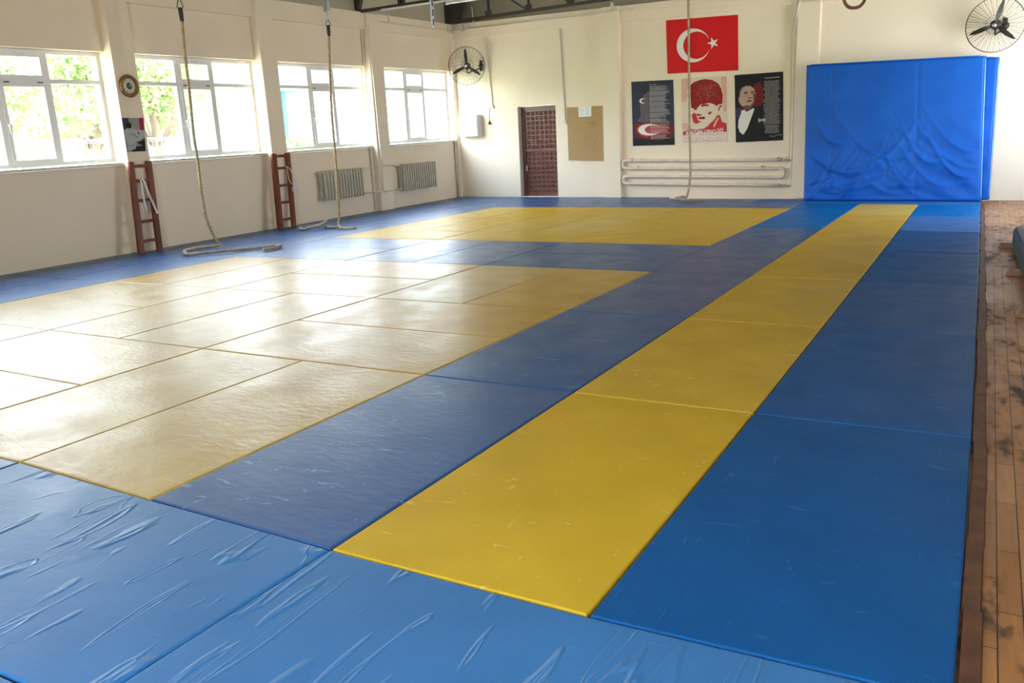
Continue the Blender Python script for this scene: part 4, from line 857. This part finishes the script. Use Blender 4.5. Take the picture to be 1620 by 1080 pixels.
pipe([(8.13, .06, .74), (8.13, .06, 1.3), (8.10, .06, 2.9), (8.10, .06, 3.1), (8.16, .10, 3.4), (8.24, .11, 3.8), (8.28, .11, 4.3)], .013, rs, BR)
mb = MB(); mb.tube([BR(8.19, .085, .72), BR(8.19, .085, .76)], .022, 10); mb.tube([BR(8.20, .085, .22), BR(8.20, .085, .27)], .024, 10); mb.build('pipe_coupling', M['rad'], rs)

# ------------------------------------------------------------------ wall fans
def fan(label, c, wallpt, axis, angs, R=.425):
    c = V(c); ax = V(axis).normalized(); root = thing('wall_fan', V(wallpt), label, 'fan', 'wall fans')
    sx = V((0, 0, 1)).cross(ax).normalized(); sy = ax.cross(sx)      # sx = right as seen facing the fan
    def P(r, a, h): return c+(sx*math.cos(a)+sy*math.sin(a))*r+ax*h
    cg = MB(); N = 48
    for r, h, t in ((R, -.02, .006), (R, .02, .004), (R*.16, .125, .004), (R*.35, -.10, .003)):
        cg.tube([P(r, 2*PI*i/N, h) for i in range(N)], t, 6, closed=True)
    cg.build('guard_rim', M['fanblack'], root)
    wg = MB(); n = 56
    for i in range(n):
        a = 2*PI*i/n; wg.tube([P(R*.16, a, .125), P(R*.45, a+.05, .115), P(R*.80, a+.1, .085), P(R, a+.13, .01)], .0028, 4)
        if i % 2 == 0: wg.tube([P(R*.25, a, -.105), P(R*.80, a, -.075), P(R, a, -.01)], .0028, 4)
    wg.build('guard_wires', M['fanblack'], root)
    hb_ = MB(); hb_.lathe([(0, .07), (.03, .068), (.045, .05), (.05, -.02), (.05, -.05)], c, ax, 20); hb_.build('hub', M['fanblack'], root)
    lo_ = MB(); lo_.lathe([(0, .134), (.028, .132), (.034, .12), (.02, .115)], c, ax, 20); lo_.build('badge', M['chrome'], root)
    for a in angs:
        b = MB(); d = sx*math.cos(a)+sy*math.sin(a); e = -sx*math.sin(a)+sy*math.cos(a); vs = []; prof = ((.03, .018), (.07, .022), (.13, .036), (.22, .040), (.31, .030), (.365, .016), (.385, .004))
        for r, w in prof:
            tw = .55-.9*r; q = (e*math.cos(tw)+ax*math.sin(tw))*w; p = c+d*r; vs += [p-q-ax*.002, p+q-ax*.002, p+q+ax*.002, p-q+ax*.002]
        fs = [(4*i+k, 4*i+(k+1) % 4, 4*i+4+(k+1) % 4, 4*i+4+k) for i in range(len(prof)-1) for k in range(4)]+[(0, 1, 2, 3), (len(vs)-4, len(vs)-3, len(vs)-2, len(vs)-1)]
        b.add(vs, fs); b.build('blade', M['fanblack'], root)
    mt = MB(); mt.lathe([(0, -.03), (.06, -.035), (.078, -.06), (.078, -.17), (.055, -.20), (0, -.205)], c, ax, 24); mt.build('motor', M['fanblack'], root)
    w = V(wallpt); el = c-ax*.13+V((0, 0, -.16))
    br = MB(); br.tube(smooth([c-ax*.12+V((0, 0, -.04)), el, el+(w-el)*.35+V((0, 0, -.02)), w+V((0, 0, -.10))+nB*.05], .03), .014, 8); br.build('bracket_arm', M['fanblack'], root)
    pl = MB(); pl.lathe([(.06, 0), (.065, .015), (.03, .05), (0, .05)], w+V((0, 0, -.04)), nB, 16); pl.box((-.03, 0, -.16), (.03, .03, .08), lambda x, y, z: w+dB*x+nB*y+V((0, 0, z))); pl.build('wall_plate', M['fanblack'], root)
    return root
R_ = math.radians
fan('dark wall fan with three blades high beside the far left corner', (-9.83, 15.04, 3.055), BR(.86, 0, 3.10), (.42, -.90, -.06), (R_(92), R_(205), R_(-33)))
fan('dark wall fan with three blades above the blue crash mats', (.875, 14.24, 2.815), BR(11.57, 0, 2.86), (-.10, -.98, -.13), (R_(75), R_(198), R_(-40)))

# ------------------------------------------------------------------ low padded beam on cross feet, on the bare floor
bm_ = thing('padded_balance_beam', V((1.45, 6.8, FLOOR)), 'low dark green padded beam on wooden cross feet at the right edge', 'balance beam')
mb = MB()
A = [V((1.256, 8.79, 0)), V((1.345, 4.3, 0))]
prof = [(0, .012), (0, .16), (.03, .195), (.07, .205), (.30, .205), (.34, .19), (.36, .16), (.36, .012)]
rings = []
for y in [0, .02, .06, .25, .5, .75, .94, .98, 1]:
    p = A[0]*(1-y)+A[1]*y; sc = .9 if y in (0, 1) else .97 if y in (.02, .98) else 1
    rings.append([p+V((.18+(x-.18)*sc, 0, z_*sc)) for x, z_ in prof])
n = len(prof); mb.add([p for r in rings for p in r], [(i*n+k, i*n+(k+1) % n, (i+1)*n+(k+1) % n, (i+1)*n+k) for i in range(len(rings)-1) for k in range(n)]+[tuple(range(n)), tuple((len(rings)-1)*n+k for k in range(n))])
mb.build('padded_beam', M['bench'], bm_)
for (x, y) in ((1.127, 8.70), (1.179, 6.86), (1.225, 5.0)):
    mb = MB(); mb.hexa([V((x, y-.035, FLOOR)), V((x+.62, y-.035, FLOOR)), V((x+.62, y+.035, FLOOR)), V((x, y+.035, FLOOR)), V((x+.03, y-.035, .011)), V((x+.59, y-.035, .011)), V((x+.59, y+.035, .011)), V((x+.03, y+.035, .011))]); mb.build('foot', M['footwood'], bm_, bevel=.004)

# ------------------------------------------------------------------ outdoors, seen bleached through the windows
M['grass'] = mat('grass', (.26, .25, .17), .9, .1, col2=(.34, .32, .24), nscale=.6)
M['leaf'] = mat('leaves', (.17, .26, .09), .7, .2, col2=(.32, .42, .16), nscale=1.5)
M['bark'] = mat('bark', (.14, .10, .07), .9)
M['render'] = mat('white_render', (.72, .73, .70), .8); M['teal'] = mat('teal_paint', (.05, .30, .33), .5); M['fence'] = mat('galvanised_fence', (.35, .40, .40), .6)
M['darkglass'] = mat('building_glass', (.05, .12, .14), .1)
gd = MB(); gd.box((-60, -20, -.5), (-11.0, 50, -.35)); struct('ground', gd, M['grass'])
M['hill'] = mat('hillside_grass', (.22, .28, .10), .9, .1, col2=(.36, .36, .20), nscale=.8)
hl = MB(); NX_, NY_ = 14, 26; hv = []
hr = random.Random(5)
for j in range(NY_+1):
    for i in range(NX_+1):
        x = -21-i*1.3; y = -22+j*1.45; t = i/NX_
        hv.append(V((x, y, -.36+6.5*(t**.8)*(1 if y < 12 else max(0, 1-(y-12)/4))+(hr.uniform(-.2, .2) if 0 < i else 0))))
hl.add(hv, [(j*(NX_+1)+i, j*(NX_+1)+i+1, (j+1)*(NX_+1)+i+1, (j+1)*(NX_+1)+i) for j in range(NY_) for i in range(NX_)], True); struct('ground_hillside', hl, M['hill'])
LF = random.Random(21)
def tree(label, x, y, h, cr, n=3600):
    root = thing('tree', V((x, y, -.35)), label, 'tree', 'trees outside the windows')
    mb = MB(); mb.tube(smooth([(x, y, -.35), (x+.1, y, h*.35), (x-.05, y+.1, h*.75)], .3), [.0+.13]*40 if 0 else .11, 8); 
    for k in range(6):
        a = k*1.05; mb.tube([(x, y, h*.35), (x+math.cos(a)*cr*.6, y+math.sin(a)*cr*.6, h*(.55+.05*k))], .04, 6)
    mb.build('trunk', M['bark'], root)
    lf = MB(); blobs = [(x+LF.gauss(0, cr*.45), y+LF.gauss(0, cr*.45), h*LF.uniform(.4, .95), cr*LF.uniform(.3, .5)) for _ in range(11)]
    for i in range(n):
        bx_, by_, bz_, br_ = blobs[i % 11]; d = V((LF.gauss(0, 1), LF.gauss(0, 1), LF.gauss(0, 1))).normalized()*br_*LF.uniform(.55, 1.05); p = V((bx_, by_, bz_))+d
        u = V((LF.gauss(0, 1), LF.gauss(0, 1), LF.gauss(0, 1))).normalized(); w = u.orthogonal().normalized(); s = LF.uniform(.05, .10)
        lf.add([p-u*s, p+w*s*.6, p+u*s, p-w*s*.6], [(0, 1, 2, 3)])
    lf.build('foliage', M['leaf'], root)
tree('leafy tree seen through the left edge of the first window', -19.5, 8.6, 3.6, 1.5)
tree('leafy tree seen through the right pane of the first window', -16.2, 9.6, 3.9, 1.1)
tree('leafy tree filling the left pane of the second window', -17.8, 12.4, 4.2, 1.6, 5000)
tree('small shrub-like tree low in the left pane of the third window', -17.5, 17.6, 1.7, .8, 1500)
tree('bushy tree beyond the first window, behind the wire fence', -25.0, 10.5, 4.4, 2.6, 5000)
fe = thing('wire_fence', V((-14.5, 10, -.35)), 'galvanised wire mesh fence low behind the first and second windows', 'fence')
for y in (3.0, 5.5, 8.0, 10.5, 13.0):
    mb = MB(); mb.bar((-14.6, y, -.35), (-14.6, y, 1.75), .05, .05); mb.build('post', M['fence'], fe)
mb = MB(); mb.bar((-14.6, 3, 1.72), (-14.6, 13, 1.72), .03, .03)
for i in range(80): mb.bar((-14.6, 3+i*.125, -.2), (-14.6, 3+i*.125, 1.7), .008, .008)
for i in range(14): mb.bar((-14.6, 3, -.15+i*.14), (-14.6, 13, -.15+i*.14), .008, .008)
mb.build('wire_mesh', M['fence'], fe)
bd = thing('neighbouring_building', V((-24, 26, -.35)), 'pale building with teal fascia and columns outside the third and fourth windows', 'building')
def bf(u, n, z): return V((-22.5, 16, 0))+V((.32, .947, 0))*u+V((.947, -.32, 0))*n+V((0, 0, z))
mb = MB(); mb.box((0, -8, -.35), (26, 0, 4.2), bf); mb.build('wall', M['render'], bd)
mb = MB(); mb.box((-.3, -8.3, 3.3), (26.3, .5, 4.1), bf); mb.build('fascia', M['teal'], bd)
for k in range(7):
    mb = MB(); mb.box((1+k*3.6, .0, -.35), (1.4+k*3.6, .3, 3.3), bf); mb.build('column', M['teal'], bd)
    mb = MB(); mb.box((1.9+k*3.6, 0, .7), (4.2+k*3.6, .05, 2.6), bf); mb.build('window', M['darkglass'], bd)
rd = thing('parked_car', V((-21.0, 29.5, -.35)), 'red car parked outside, seen in the left pane of the last window', 'car')
c = V((-17.2, 20.6, -.35))
def cf(x, y, z): return c+V((.32, .947, 0))*x+V((.947, -.32, 0))*y+V((0, 0, z))
rd.location = c
body = [(-2.0, .35), (-2.0, .75), (-1.7, .95), (-1.1, 1.0), (-.7, 1.42), (.7, 1.45), (1.3, 1.02), (1.95, .9), (2.0, .35)]
mb = MB(); mb.prism([cf(x, -.8, z_) for x, z_ in body], [cf(x, .8, z_) for x, z_ in body]); mb.build('body', M['red'], rd)
for x in (-1.25, 1.25):
    for y in (-.8, .62): mb = MB(); mb.lathe([(0, 0), (.33, 0), (.33, .18), (0, .18)], cf(x, y, .33), V((.947, -.32, 0)), 18); mb.build('wheel', M['black'], rd)
mb = MB(); mb.prism([cf(x, .81, z_) for x, z_ in ((-1.0, 1.02), (-.68, 1.36), (.66, 1.38), (1.1, 1.02))], [cf(x, .82, z_) for x, z_ in ((-1.0, 1.02), (-.68, 1.36), (.66, 1.38), (1.1, 1.02))]); mb.build('window', M['darkglass'], rd)
bpy.context.view_layer.update()
